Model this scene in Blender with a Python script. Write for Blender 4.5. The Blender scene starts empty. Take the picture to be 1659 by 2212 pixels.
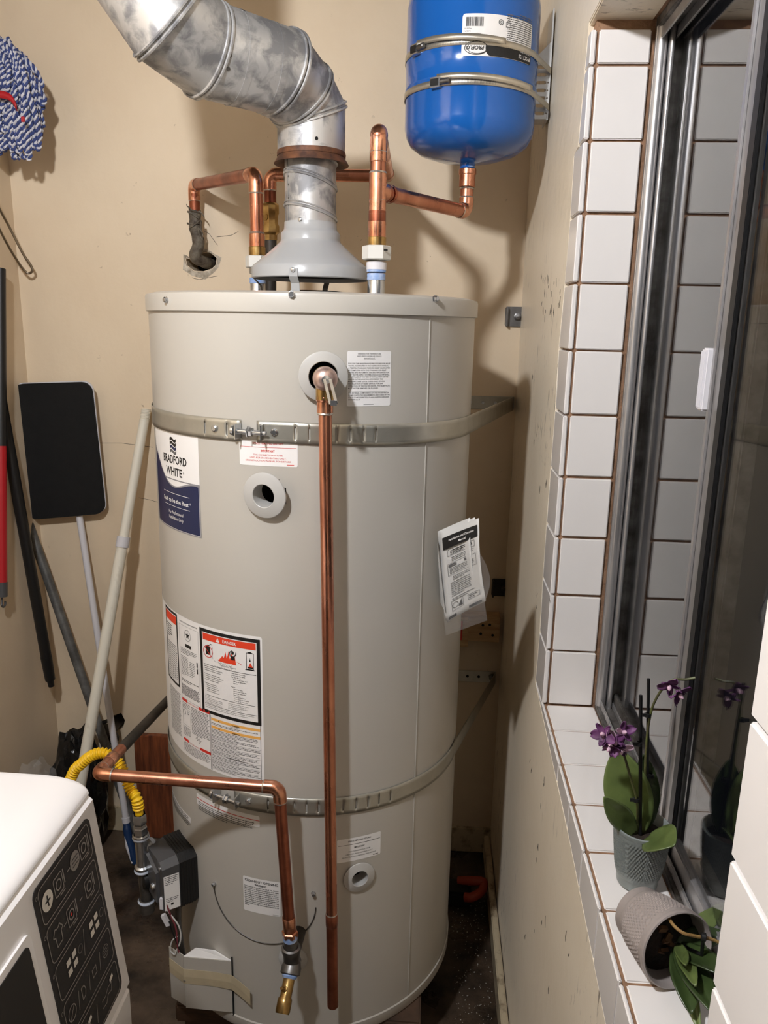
import bpy, bmesh, math, random
from mathutils import Vector as V, Matrix, noise
random.seed(7)
PI = math.pi
R_ = math.radians
scene = bpy.context.scene
col = scene.collection
W, H, F = 1659.0, 2212.0, 1690.0
# ------------------------------------------------------------------ camera
CAM = V((-0.2340, -1.3904, 1.6414))
def cam_axes(p, y, r):
    cp, sp, cy, sy = math.cos(p), math.sin(p), math.cos(y), math.sin(y)
    f = V((-sy*cp, cy*cp, -sp)); rt = V((cy, sy, 0)); up = rt.cross(f)
    return math.cos(r)*rt + math.sin(r)*up, -math.sin(r)*rt + math.cos(r)*up, f
RT, UP, FW = cam_axes(R_(13.5896), R_(3.5198), R_(1.1691))
cd = bpy.data.cameras.new('camera'); cam = bpy.data.objects.new('camera', cd); col.objects.link(cam)
cd.sensor_fit = 'VERTICAL'; cd.sensor_height = 36.0; cd.lens = F/H*36.0; cd.clip_start = 0.02
cam.matrix_world = Matrix(((RT.x, UP.x, -FW.x, CAM.x), (RT.y, UP.y, -FW.y, CAM.y), (RT.z, UP.z, -FW.z, CAM.z), (0, 0, 0, 1)))
scene.camera = cam
# ------------------------------------------------------------------ world, lamp values, exposure
wd = bpy.data.worlds.new('night'); scene.world = wd; wd.use_nodes = True
wd.node_tree.nodes['Background'].inputs[0].default_value = (0.0030, 0.0034, 0.0045, 1)
wd.node_tree.nodes['Background'].inputs[1].default_value = 1.0
LAMP = V((-0.77, -1.06, 2.375)); LAMP_R = 0.045; LAMP_STRENGTH = 1040.0; LAMP_COL = (0.985, 1.0, 1.04)
scene.view_settings.view_transform = 'Standard'; scene.view_settings.look = 'None'
scene.view_settings.gamma = 1.0; scene.view_settings.use_curve_mapping = False
scene.view_settings.exposure = 0.0

# ------------------------------------------------------------------ pixel helpers (pixel + a known plane -> point)
def ray(x, y): return RT*((x-W/2)/F) + UP*((H/2-y)/F) + FW
def at(x, y, ax, val):
    d = ray(x, y); t = (val-CAM[ax])/d[ax]; return CAM + d*t
def cylhit(x, y, cx, cy, r):
    d = ray(x, y); a = d.x*d.x+d.y*d.y; ox, oy = CAM.x-cx, CAM.y-cy
    b = 2*(ox*d.x+oy*d.y); c = ox*ox+oy*oy-r*r; q = max(0.0, b*b-4*a*c)
    t = (-b-math.sqrt(q))/(2*a); p = CAM+d*t
    return math.atan2(p.x-cx, -(p.y-cy)), p.z
# ------------------------------------------------------------------ materials
MATS = {}
def lin(c):
    return tuple(((x/255)/12.92 if x/255 <= .04045 else ((x/255+.055)/1.055)**2.4) for x in c)
def mat(name, rgb, rough=.5, metal=0.0, var=0.0, vscale=8.0, rvar=0.0, bump=0.0, bscale=60.0, rgb2=None, spec=.5, coat=0.0, trans=0.0, alpha=1.0, emit=None, estr=0.0, stretch=None, ior=1.5, ramp=(.35, .65)):
    if name in MATS: return MATS[name]
    m = bpy.data.materials.new(name); m.use_nodes = True; nt = m.node_tree; b = nt.nodes['Principled BSDF']
    c = lin(rgb); b.inputs['Base Color'].default_value = (*c, 1)
    b.inputs['Roughness'].default_value = rough; b.inputs['Metallic'].default_value = metal
    b.inputs['Specular IOR Level'].default_value = spec; b.inputs['Coat Weight'].default_value = coat
    b.inputs['Transmission Weight'].default_value = trans; b.inputs['Alpha'].default_value = alpha; b.inputs['IOR'].default_value = ior
    if emit: b.inputs['Emission Color'].default_value = (*emit, 1); b.inputs['Emission Strength'].default_value = estr
    tc = mp = None
    if var or rgb2 or rvar or bump:
        tc = nt.nodes.new('ShaderNodeTexCoord'); mp = nt.nodes.new('ShaderNodeMapping'); nt.links.new(tc.outputs['Object'], mp.inputs[0])
        if stretch: mp.inputs['Scale'].default_value = stretch
    if var or rgb2:
        n = nt.nodes.new('ShaderNodeTexNoise'); n.inputs['Scale'].default_value = vscale; n.inputs['Detail'].default_value = 6; n.inputs['Roughness'].default_value = .6
        nt.links.new(mp.outputs[0], n.inputs['Vector'])
        rp = nt.nodes.new('ShaderNodeValToRGB'); e = rp.color_ramp.elements
        e[0].position, e[1].position = ramp
        c2 = lin(rgb2) if rgb2 else tuple(x*(1-var) for x in c)
        e[0].color = (*c2, 1); e[1].color = (*c, 1)
        nt.links.new(n.outputs['Fac'], rp.inputs[0]); nt.links.new(rp.outputs[0], b.inputs['Base Color'])
    if rvar:
        n = nt.nodes.new('ShaderNodeTexNoise'); n.inputs['Scale'].default_value = vscale*1.7; n.inputs['Detail'].default_value = 5
        nt.links.new(mp.outputs[0], n.inputs['Vector'])
        mr = nt.nodes.new('ShaderNodeMapRange'); mr.inputs[3].default_value = max(.02, rough-rvar); mr.inputs[4].default_value = rough+rvar
        mr.inputs[1].default_value = .3; mr.inputs[2].default_value = .7
        nt.links.new(n.outputs['Fac'], mr.inputs[0]); nt.links.new(mr.outputs[0], b.inputs['Roughness'])
    if bump:
        n = nt.nodes.new('ShaderNodeTexNoise'); n.inputs['Scale'].default_value = bscale; n.inputs['Detail'].default_value = 5
        nt.links.new(mp.outputs[0], n.inputs['Vector'])
        bp = nt.nodes.new('ShaderNodeBump'); bp.inputs['Strength'].default_value = bump; bp.inputs['Distance'].default_value = .004
        nt.links.new(n.outputs['Fac'], bp.inputs['Height']); nt.links.new(bp.outputs[0], b.inputs['Normal'])
    MATS[name] = m
    return m
def N(m, t): return m.node_tree.nodes.new(t)
def L(m, a, b): m.node_tree.links.new(a, b)

def scuffed_wall(name, rgb, rgb2, scuff, stretch, sthr, scale=22.0, bscale=35.0, bump=.25, rough=.55):
    """painted plaster with mottling and dark scuffs (each with a shape of its own)"""
    m = mat(name, rgb, rough=rough, rgb2=rgb2, vscale=2.2, bump=bump, bscale=bscale, spec=.5)
    nt = m.node_tree; b = nt.nodes['Principled BSDF']; src = b.inputs['Base Color'].links[0].from_socket
    tc = N(m, 'ShaderNodeTexCoord'); mp = N(m, 'ShaderNodeMapping'); mp.inputs['Scale'].default_value = stretch
    n = N(m, 'ShaderNodeTexNoise'); n.inputs['Scale'].default_value = scale; n.inputs['Detail'].default_value = 8; n.inputs['Roughness'].default_value = .68
    n2 = N(m, 'ShaderNodeTexNoise'); n2.inputs['Scale'].default_value = 2.3; n2.inputs['Detail'].default_value = 2
    L(m, tc.outputs['Object'], mp.inputs[0]); L(m, mp.outputs[0], n.inputs['Vector']); L(m, tc.outputs['Object'], n2.inputs['Vector'])
    r1 = N(m, 'ShaderNodeValToRGB'); r1.color_ramp.elements[0].position = sthr; r1.color_ramp.elements[1].position = sthr+.035
    r2 = N(m, 'ShaderNodeValToRGB'); r2.color_ramp.elements[0].position = .46; r2.color_ramp.elements[1].position = .62
    mu = N(m, 'ShaderNodeMath'); mu.operation = 'MULTIPLY'
    L(m, n.outputs['Fac'], r1.inputs[0]); L(m, n2.outputs['Fac'], r2.inputs[0]); L(m, r1.outputs[0], mu.inputs[0]); L(m, r2.outputs[0], mu.inputs[1])
    mx = N(m, 'ShaderNodeMix'); mx.data_type = 'RGBA'; L(m, mu.outputs[0], mx.inputs[0]); L(m, src, mx.inputs[6]); mx.inputs[7].default_value = (*lin(scuff), 1)
    L(m, mx.outputs[2], b.inputs['Base Color'])
    return m
M_back = scuffed_wall('beige_plaster', (227, 208, 180), (219, 198, 169), (150, 128, 102), (1, 1, 1), .67, 30)
M_left = scuffed_wall('beige_plaster_side', (224, 206, 180), (217, 197, 169), (120, 100, 78), (1, 1, 1), .72, 14)
M_right = scuffed_wall('worn_cream_plaster', (233, 221, 200), (222, 208, 184), (98, 84, 66), (1, 2.6, .55), .60, 26, 28, .45, .32)
for _m in (M_right,):
    _m.node_tree.nodes['Principled BSDF'].inputs['Sheen Weight'].default_value = .28; _m.node_tree.nodes['Principled BSDF'].inputs['Sheen Tint'].default_value = (1, .86, .68, 1); _m.node_tree.nodes['Principled BSDF'].inputs['Sheen Roughness'].default_value = .5
M_ceil = mat('low_bounce_ceiling', (96, 90, 82), .8, var=.06)  # unseen ceiling, darkened so it bounces little light
M_far = mat('low_bounce_room', (84, 78, 70), .8, var=.06)  # unseen added room, kept dark to swallow bounced light
M_tile = mat('white_glazed_tile', (236, 231, 227), .16, var=.05, vscale=3, bump=.05, bscale=9, coat=.3)
M_grout = mat('brown_grout', (160, 124, 96), .9, rgb2=(128, 96, 72), vscale=40, bump=.5, bscale=160)
M_floor = mat('damp_stained_concrete', (92, 76, 62), .34, rgb2=(26, 20, 16), vscale=5.5, rvar=.22, bump=.7, bscale=46, ramp=(.38, .62))
M_board = mat('baseboard_paint', (196, 180, 150), .6, rgb2=(120, 100, 78), vscale=26, ramp=(.3, .5))
M_alu = mat('mill_aluminium', (186, 184, 184), .36, metal=.75, var=.25, vscale=30, rvar=.1, stretch=(1, 1, .15))
M_aludark = mat('dirty_aluminium', (130, 126, 122), .45, metal=.6, rgb2=(74, 68, 62), vscale=30)
def galv(name, a, b2, rough, scale=34, metal=.6):
    m = mat(name, a, rough, metal=metal); nt = m.node_tree; b = nt.nodes['Principled BSDF']
    tc = N(m, 'ShaderNodeTexCoord'); n = N(m, 'ShaderNodeTexNoise'); n.inputs['Scale'].default_value = scale*.8; n.inputs['Detail'].default_value = 5; n.inputs['Roughness'].default_value = .6; n.inputs['Distortion'].default_value = .5
    n2 = N(m, 'ShaderNodeTexNoise'); n2.inputs['Scale'].default_value = scale*.2; n2.inputs['Detail'].default_value = 3
    L(m, tc.outputs['Object'], n.inputs['Vector']); L(m, tc.outputs['Object'], n2.inputs['Vector'])
    ad = N(m, 'ShaderNodeMath'); ad.operation = 'MULTIPLY_ADD'; ad.inputs[1].default_value = .6; L(m, n2.outputs['Fac'], ad.inputs[0])
    mu = N(m, 'ShaderNodeMath'); mu.operation = 'MULTIPLY'; mu.inputs[1].default_value = .55; L(m, n.outputs['Fac'], mu.inputs[0]); L(m, mu.outputs[0], ad.inputs[2])
    rp = N(m, 'ShaderNodeValToRGB'); rp.color_ramp.elements[0].position = .50; rp.color_ramp.elements[1].position = .63
    rp.color_ramp.elements[0].color = (*lin(b2), 1); rp.color_ramp.elements[1].color = (*lin(a), 1)
    L(m, ad.outputs[0], rp.inputs[0]); L(m, rp.outputs[0], b.inputs['Base Color'])
    mr = N(m, 'ShaderNodeMapRange'); mr.inputs[1].default_value = .45; mr.inputs[2].default_value = .7; mr.inputs[3].default_value = rough+.16; mr.inputs[4].default_value = rough-.1
    L(m, ad.outputs[0], mr.inputs[0]); L(m, mr.outputs[0], b.inputs['Roughness'])
    return m
M_galv = galv('galvanised_steel', (194, 193, 192), (136, 136, 138), .46, 40)
M_galv2 = mat('galvanised_strap', (186, 183, 172), .34, metal=.7, var=.12, vscale=25, rvar=.06)
M_zinc = mat('zinc_plated', (205, 208, 212), .25, metal=.95, var=.2, vscale=60)
M_steel = mat('dull_steel', (128, 126, 124), .4, metal=.9, var=.3, vscale=40)
M_rust = mat('rusty_collar', (126, 82, 54), .6, metal=.4, rgb2=(74, 50, 40), vscale=30)
M_copper = mat('copper', (224, 160, 132), .3, metal=1.0, rgb2=(184, 118, 94), vscale=13, rvar=.1, stretch=(1, 1, .5))
M_copfit = mat('copper_fitting', (232, 172, 142), .28, metal=1.0, rgb2=(204, 136, 106), vscale=20, rvar=.08)
M_coptar = mat('tarnished_copper', (186, 114, 88), .36, metal=.95, rgb2=(140, 82, 62), vscale=16)
M_solder = mat('solder', (196, 186, 176), .3, metal=.9)
M_brass = mat('brass', (198, 166, 108), .3, metal=1.0, rgb2=(156, 124, 76), vscale=30)
M_blackpipe = mat('black_iron_pipe', (70, 64, 58), .55, metal=.5, rgb2=(44, 40, 36), vscale=20)
M_tank = mat('grey_enamel', (186, 181, 172), .3, spec=.45, bump=.02, bscale=5)
M_hood = mat('grey_hood_enamel', (168, 169, 170), .26)
M_ring = mat('grey_plastic_ring', (184, 182, 178), .4)
M_nut = mat('pale_union_nut', (212, 210, 204), .4)
M_bonnet = mat('pinkish_bronze', (206, 178, 168), .35, metal=.8, var=.25, vscale=60)
M_dark = mat('dark_void', (12, 11, 10), .9)  # near-black; mostly stands for the darkness inside holes and gaps
M_blue = mat('blue_enamel', (26, 94, 176), .17, coat=.3, bump=.03, bscale=9)
M_white = mat('white_label', (236, 234, 232), .4)
M_ink = mat('black_ink', (22, 22, 22), .5)
M_grey = mat('grey_ink', (96, 96, 96), .5)
M_red = mat('red_ink', (206, 48, 40), .5)
M_orange = mat('danger_red_ink', (226, 66, 36), .5)
M_amber = mat('amber_ink', (238, 178, 92), .5)
M_navy = mat('navy_ink', (28, 38, 76), .32)
M_silver = mat('silver_ink', (150, 150, 156), .35, metal=.3)
M_sealw = mat('pale_thread_sealant', (196, 204, 216), .5, rgb2=(170, 180, 200), vscale=60)
M_bluetape = mat('blue_thread_sealant', (118, 152, 208), .5, rgb2=(176, 192, 220), vscale=60)
M_washer = mat('white_enamel', (236, 233, 232), .26, coat=.2)
M_panel = mat('black_panel', (26, 25, 27), .35)
M_icon = mat('panel_grey_line', (134, 128, 122), .5)
M_iconw = mat('panel_pale_icon', (206, 200, 190), .5)
M_yellow = mat('yellow_coated_hose', (236, 190, 24), .4)
M_black = mat('black_plastic', (22, 22, 23), .42)
M_foam = mat('black_foam', (16, 15, 15), .95, var=.3, vscale=40, bump=.3, bscale=300)
M_charcoal = mat('charcoal_plastic', (72, 72, 74), .4)
M_redp = mat('red_plastic', (172, 24, 34), .35)
M_whitep = mat('white_plastic', (214, 212, 216), .4)
M_ivory = mat('grimy_ivory_pole', (230, 224, 208), .5, rgb2=(150, 134, 112), vscale=14, stretch=(1, 1, .35), ramp=(.22, .42), bump=.2, bscale=60)
M_greypole = mat('grey_metal_pole', (120, 120, 118), .5, metal=.4, rgb2=(82, 82, 80), vscale=30)
M_ropeb = mat('blue_yarn', (64, 78, 132), .9, var=.25, vscale=60)
M_ropew = mat('white_yarn', (204, 203, 210), .9)
M_wood = mat('stained_wood', (142, 78, 44), .55, rgb2=(80, 40, 24), vscale=9, stretch=(9, 9, .8), bump=.2, bscale=40)
M_pine = mat('pine_wood', (206, 172, 126), .6, rgb2=(176, 138, 94), vscale=12, stretch=(.8, 8, 8))
M_dkwood = mat('dark_wood', (84, 62, 46), .7, rgb2=(52, 38, 28), vscale=10, stretch=(1, 1, 5))
M_paper = mat('paper', (204, 203, 200), .6)
M_tape = mat('masking_tape', (196, 182, 152), .5, var=.1, vscale=40)
M_plaster = mat('broken_plaster', (212, 202, 186), .9, rgb2=(150, 138, 120), vscale=60, bump=.6, bscale=120)
M_corrode = mat('corroded_pipe', (120, 112, 98), .7, rgb2=(58, 46, 36), vscale=40, bump=.6, bscale=120)
M_leaf = mat('orchid_leaf', (104, 118, 66), .32, rgb2=(76, 90, 48), vscale=14, spec=.5)
M_leafd = mat('dark_orchid_leaf', (62, 78, 40), .3, rgb2=(40, 52, 28), vscale=14)
M_stem = mat('orchid_stem', (86, 92, 46), .5, rgb2=(70, 62, 44), vscale=40)
M_twig = mat('dry_brown_stem', (158, 128, 72), .6, rgb2=(120, 84, 48), vscale=40)
M_petal = mat('purple_petal', (108, 58, 106), .6, rgb2=(70, 34, 70), vscale=60)
M_pale = mat('pale_petal_edge', (206, 168, 186), .6)
M_pot = mat('sage_ceramic', (122, 128, 125), .32)
M_pot2 = mat('taupe_ceramic', (152, 142, 137), .34)
M_soil = mat('bark_soil', (48, 34, 24), .95, rgb2=(20, 14, 10), vscale=50, bump=.8, bscale=120)
M_bark = mat('bark_chip', (110, 74, 42), .9, rgb2=(70, 46, 28), vscale=50)
M_or = mat('shadowed_orange_plastic', (160, 56, 28), .5)  # orange lowered to put the darkness of the gap into the colour
M_bluep = mat('dark_blue_plastic', (24, 52, 92), .35)
M_glass = mat('window_glass', (255, 255, 255), 0.0, trans=1.0, ior=1.52)
M_bag = mat('clear_plastic_film', (225, 225, 225), .12, alpha=.12, spec=.8)
M_bin = mat('black_plastic_bag', (24, 23, 22), .22, bump=1.0, bscale=30)
M_steelband = mat('stainless_band', (212, 205, 190), .36, metal=.8, var=.12, vscale=60)
M_bracket = mat('white_coated_bracket', (206, 204, 200), .4, metal=.4)
M_wire = mat('steel_wire', (150, 140, 124), .3, metal=1.0)
M_wblue = mat('purple_wire', (120, 52, 60), .5)
M_lampw = mat('lamp_globe', (255, 250, 240), .4, emit=LAMP_COL, estr=LAMP_STRENGTH)

# ------------------------------------------------------------------ mesh builder
ORG = {}
class MB:
    def __init__(s): s.v = []; s.f = []
    def add(s, vs, fs):
        o = len(s.v); s.v += [V(p) for p in vs]; s.f += [tuple(i+o for i in q) for q in fs]; return s
    def box(s, c, d, m=None):
        x, y, z = d[0]/2, d[1]/2, d[2]/2
        vs = [V((a*x, b*y, e*z)) for e in (-1, 1) for b in (-1, 1) for a in (-1, 1)]
        if m: vs = [m @ p for p in vs]
        vs = [p+V(c) for p in vs]
        return s.add(vs, [(0, 2, 3, 1), (4, 5, 7, 6), (0, 1, 5, 4), (2, 6, 7, 3), (0, 4, 6, 2), (1, 3, 7, 5)])
    def bbox(s, lo, hi, b=.002):
        """box with chamfered edges, lo..hi"""
        bm = bmesh.new(); bmesh.ops.create_cube(bm, size=1)
        lo, hi = V(lo), V(hi)
        for v in bm.verts: v.co = V([(lo[i]+hi[i])/2+v.co[i]*(hi[i]-lo[i]) for i in range(3)])
        bmesh.ops.bevel(bm, geom=list(bm.edges), offset=b, segments=2, affect='EDGES')
        bm.verts.index_update(); s.add([v.co.copy() for v in bm.verts], [[v.index for v in f.verts] for f in bm.faces]); bm.free(); return s
    def ring(s, c, u, w, r, n):
        o = len(s.v)
        for i in range(n):
            a = 2*PI*i/n; s.v.append(V(c)+u*(r*math.cos(a))+w*(r*math.sin(a)))
        return o
    def bridge(s, a, b, n):
        for i in range(n): s.f.append((a+i, a+(i+1) % n, b+(i+1) % n, b+i))
    def tube(s, pts, r, n=12, cap=True, closed=False):
        pts = [V(p) for p in pts]; k = len(pts); rr = r if isinstance(r, (list, tuple)) else [r]*k
        if k < 2: return s
        t0 = (pts[1]-pts[0]).normalized(); u = t0.orthogonal().normalized(); rings = []
        for i in range(k):
            if closed: t = (pts[(i+1) % k]-pts[i-1]).normalized()
            elif i == 0: t = t0
            elif i == k-1: t = (pts[-1]-pts[-2]).normalized()
            else: t = ((pts[i+1]-pts[i]).normalized()+(pts[i]-pts[i-1]).normalized())
            if t.length < 1e-6: t = t0
            t.normalize(); u = (u-t*u.dot(t)); u.normalize(); w = t.cross(u)
            rings.append(s.ring(pts[i], u, w, rr[i], n))
        for a, b in zip(rings, rings[1:]): s.bridge(a, b, n)
        if closed: s.bridge(rings[-1], rings[0], n)
        elif cap:
            s.f.append(tuple(rings[0]+i for i in range(n))[::-1]); s.f.append(tuple(rings[-1]+i for i in range(n)))
        return s
    def lathe(s, prof, c=(0, 0, 0), axis=(0, 0, 1), n=48, a0=0, a1=2*PI, close=False):
        """prof: (r, h) pairs along axis"""
        ax = V(axis).normalized(); u = V((1, 0, 0)) if abs(ax.z) > .9 else ax.orthogonal().normalized(); w = ax.cross(u); rings = []
        full = abs(a1-a0-2*PI) < 1e-6; m = n if full else n+1
        for r, h in prof:
            o = len(s.v)
            for i in range(m):
                a = a0+(a1-a0)*i/n; s.v.append(V(c)+ax*h+(u*math.cos(a)+w*math.sin(a))*max(r, 1e-5))
            rings.append(o)
        prs = list(zip(rings, rings[1:]))
        if close: prs.append((rings[-1], rings[0]))
        for a, b in prs:
            for i in range(n):
                j = (i+1) % m if full else i+1
                s.f.append((a+i, a+j, b+j, b+i))
        return s
    def grid(s, fn, nu, nv):
        o = len(s.v)
        for j in range(nv+1):
            for i in range(nu+1): s.v.append(V(fn(i/nu, j/nv)))
        for j in range(nv):
            for i in range(nu):
                a = o+j*(nu+1)+i; s.f.append((a, a+1, a+nu+2, a+nu+1))
        return s
    def prism(s, pts, d):
        """extrude planar polygon pts by vector d"""
        pts = [V(p) for p in pts]; n = len(pts); d = V(d); o = len(s.v)
        s.v += pts+[p+d for p in pts]
        s.f.append(tuple(o+i for i in range(n))[::-1]); s.f.append(tuple(o+n+i for i in range(n)))
        for i in range(n): s.f.append((o+i, o+(i+1) % n, o+n+(i+1) % n, o+n+i))
        return s
    def build(s, name, material, parent=None, smooth=True, sharp=38, solid=0, kind=None, label=None):
        me = bpy.data.meshes.new(name); org = ORG.get(parent.name, V((0, 0, 0))) if parent else V((0, 0, 0))
        me.from_pydata([tuple(p-org) for p in s.v], [], s.f); me.update()
        bm = bmesh.new(); bm.from_mesh(me); bmesh.ops.recalc_face_normals(bm, faces=bm.faces); bm.to_mesh(me); bm.free()
        if smooth:
            me.polygons.foreach_set('use_smooth', [True]*len(me.polygons)); me.set_sharp_from_angle(angle=R_(sharp))
        ms = material if isinstance(material, (list, tuple)) else [material]
        for q in ms: me.materials.append(q)
        o = bpy.data.objects.new(name, me); col.objects.link(o)
        if parent: o.parent = parent; ORG[o.name] = org
        else: ORG[o.name] = V((0, 0, 0))
        if solid:
            md = o.modifiers.new('thickness', 'SOLIDIFY'); md.thickness = solid; md.offset = 0
        if kind: o['kind'] = kind
        if label: o['label'] = label
        return o
def thing(name, label, cat, loc, group=None):
    o = bpy.data.objects.new(name, None); col.objects.link(o); o.location = V(loc); o.empty_display_size = .05
    o['label'] = label; o['category'] = cat; ORG[o.name] = V(loc)
    if group: o['group'] = group
    return o
def tag(o, label, cat, group=None):
    o['label'] = label; o['category'] = cat
    if group: o['group'] = group
    return o
def struct(o, label): o['kind'] = 'structure'; o['label'] = label; return o
def arc(c, u, w, r, a0, a1, n):
    return [V(c)+V(u)*(r*math.cos(a0+(a1-a0)*i/n))+V(w)*(r*math.sin(a0+(a1-a0)*i/n)) for i in range(n+1)]
def spline(pts, n=8):
    pts = [V(p) for p in pts]; P = [pts[0]*2-pts[1]]+pts+[pts[-1]*2-pts[-2]]; out = []
    for i in range(1, len(P)-2):
        for k in range(n):
            t = k/n; a, b, c, d = P[i-1], P[i], P[i+1], P[i+2]
            out.append(.5*((2*b)+(c-a)*t+(2*a-5*b+4*c-d)*t*t+(3*b-a-3*c+d)*t**3))
    return out+[pts[-1]]
def cyl(p0, p1, r, n=20): return MB().tube([p0, p1], r, n)
def elbow_pts(a, b, c, r, n=8):
    """round the corner a-b-c with radius r; returns arc points"""
    a, b, c = V(a), V(b), V(c); d0 = (a-b).normalized(); d1 = (c-b).normalized(); ang = math.acos(max(-1, min(1, d0.dot(d1))))
    t = r/math.tan(ang/2); p0 = b+d0*t; p1 = b+d1*t; out = []
    bis = (d0+d1).normalized(); ce = b+bis*(r/math.sin(ang/2)); x = (p0-ce).normalized(); y = (p1-ce)-x*((p1-ce).dot(x)); y.normalize(); sw = math.acos(max(-1, min(1, x.dot((p1-ce).normalized()))))
    return [ce+(x*math.cos(sw*i/n)+y*math.sin(sw*i/n))*r for i in range(n+1)]

# ------------------------------------------------------------------ text
TXT = {}
def text2d(s, bold=0.0):
    k = (s, bold)
    if k in TXT: return TXT[k]
    c = bpy.data.curves.new('txt', 'FONT'); c.body = s; c.size = 1.0; c.offset = bold; c.resolution_u = 2
    o = bpy.data.objects.new('txt', c); me = bpy.data.meshes.new_from_object(o)
    vs = [(v.co.x, v.co.y) for v in me.vertices]; fs = [tuple(p.vertices) for p in me.polygons]
    bpy.data.objects.remove(o); bpy.data.curves.remove(c); bpy.data.meshes.remove(me)
    if not vs: vs, fs = [(0, 0)], []
    x0 = min(v[0] for v in vs); x1 = max(v[0] for v in vs)
    TXT[k] = ([(x-x0, y) for x, y in vs], fs, x1-x0); return TXT[k]
class Print:
    """flat print laid on a surface given by fn(u, v, lift)"""
    def __init__(s, fn, step=.012): s.fn = fn; s.m = {}; s.step = step; s.h = .0007
    def mb(s, mt): return s.m.setdefault(mt.name, (MB(), mt))[0]
    def rect(s, u0, v0, u1, v1, mt, h=None):
        h = s.h if h is None else h; n = max(1, int(abs(u1-u0)/s.step))
        s.mb(mt).grid(lambda a, b: s.fn(u0+(u1-u0)*a, v0+(v1-v0)*b, h), n, 1)
    def frame(s, u0, v0, u1, v1, w, mt, h=None):
        s.rect(u0, v0, u1, v0+w, mt, h); s.rect(u0, v1-w, u1, v1, mt, h); s.rect(u0, v0+w, u0+w, v1-w, mt, h); s.rect(u1-w, v0+w, u1, v1-w, mt, h)
    def poly(s, pts, mt, h=None):
        h = s.h if h is None else h; cx = sum(p[0] for p in pts)/len(pts); cy = sum(p[1] for p in pts)/len(pts); n = len(pts)
        s.mb(mt).add([s.fn(cx, cy, h)]+[s.fn(a, b, h) for a, b in pts], [(0, i+1, (i+1) % n+1) for i in range(n)])
    def line(s, a, b, w, mt, h=None):
        dx, dy = b[0]-a[0], b[1]-a[1]; l = math.hypot(dx, dy) or 1; nx, ny = -dy/l*w/2, dx/l*w/2
        s.poly([(a[0]+nx, a[1]+ny), (b[0]+nx, b[1]+ny), (b[0]-nx, b[1]-ny), (a[0]-nx, a[1]-ny)], mt, h)
    def path(s, pts, w, mt, h=None):
        for a, b in zip(pts, pts[1:]): s.line(a, b, w, mt, h)
    def disc(s, c, r, mt, h=None, n=24, ry=None):
        s.poly([(c[0]+r*math.cos(2*PI*i/n), c[1]+(ry or r)*math.sin(2*PI*i/n)) for i in range(n)], mt, h)
    def circ(s, c, r, w, mt, h=None, n=28, ry=None):
        s.path([(c[0]+r*math.cos(2*PI*i/n), c[1]+(ry or r)*math.sin(2*PI*i/n)) for i in range(n+1)], w, mt, h)
    def text(s, t, u, v, size, mt, align='C', width=None, bold=0.0, h=None, shear=0.0):
        vs, fs, w = text2d(t, bold); sx = size*1.4
        if width: sx = width/w
        off = {'L': 0, 'C': -w*sx/2, 'R': -w*sx}[align]; h = s.h if h is None else h
        s.mb(mt).add([s.fn(u+off+x*sx+shear*y*size, v+y*size*1.4, h) for x, y in vs], fs)
    def lines(s, u0, v0, u1, n, pitch, hgt, mt, seed=0, last=.6):
        """rows of print too fine to read: word-length dashes"""
        rnd = random.Random(seed)
        for i in range(n):
            u = u0; end = u1 if i < n-1 else u0+(u1-u0)*last
            end -= rnd.random()*(u1-u0)*.08
            while u < end:
                w = min(rnd.uniform(1.6, 5.5)*hgt, end-u); s.rect(u, v0-i*pitch-hgt, u+w, v0-i*pitch, mt); u += w+hgt*.75
    def build(s, parent, name='lettering'):
        for k, (mb, mt) in s.m.items():
            if mb.f: mb.build(name, mt, parent, smooth=False)
def rrect(u0, v0, u1, v1, r, n=5):
    out = []
    for cx, cy, a in ((u1-r, v1-r, 0), (u0+r, v1-r, PI/2), (u0+r, v0+r, PI), (u1-r, v0+r, 1.5*PI)):
        out += [(cx+r*math.cos(a+PI/2*i/n), cy+r*math.sin(a+PI/2*i/n)) for i in range(n+1)]
    return out
def label_base(fn, u0, v0, u1, v1, r, parent, mt=None, name='label', h=.0004, text=None):
    """rounded label sheet following the surface"""
    mb = MB(); n = max(6, int((u1-u0)/.006))
    us = sorted(set([u0+(u1-u0)*i/n for i in range(n+1)]+[u0+r*(1-math.cos(a*PI/10)) for a in range(6)]+[u1-r*(1-math.cos(a*PI/10)) for a in range(6)]))
    def inset(u):
        d = min(u-u0, u1-u)
        return 0 if d >= r else r-math.sqrt(max(0, r*r-(r-d)**2))
    for u in us: mb.v += [V(fn(u, v0+inset(u), h)), V(fn(u, v1-inset(u), h))]
    for i in range(len(us)-1): mb.f.append((2*i, 2*i+2, 2*i+3, 2*i+1))
    o = mb.build(name, mt or M_white, parent, smooth=False)
    if text: o['label'] = text
    return o
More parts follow.
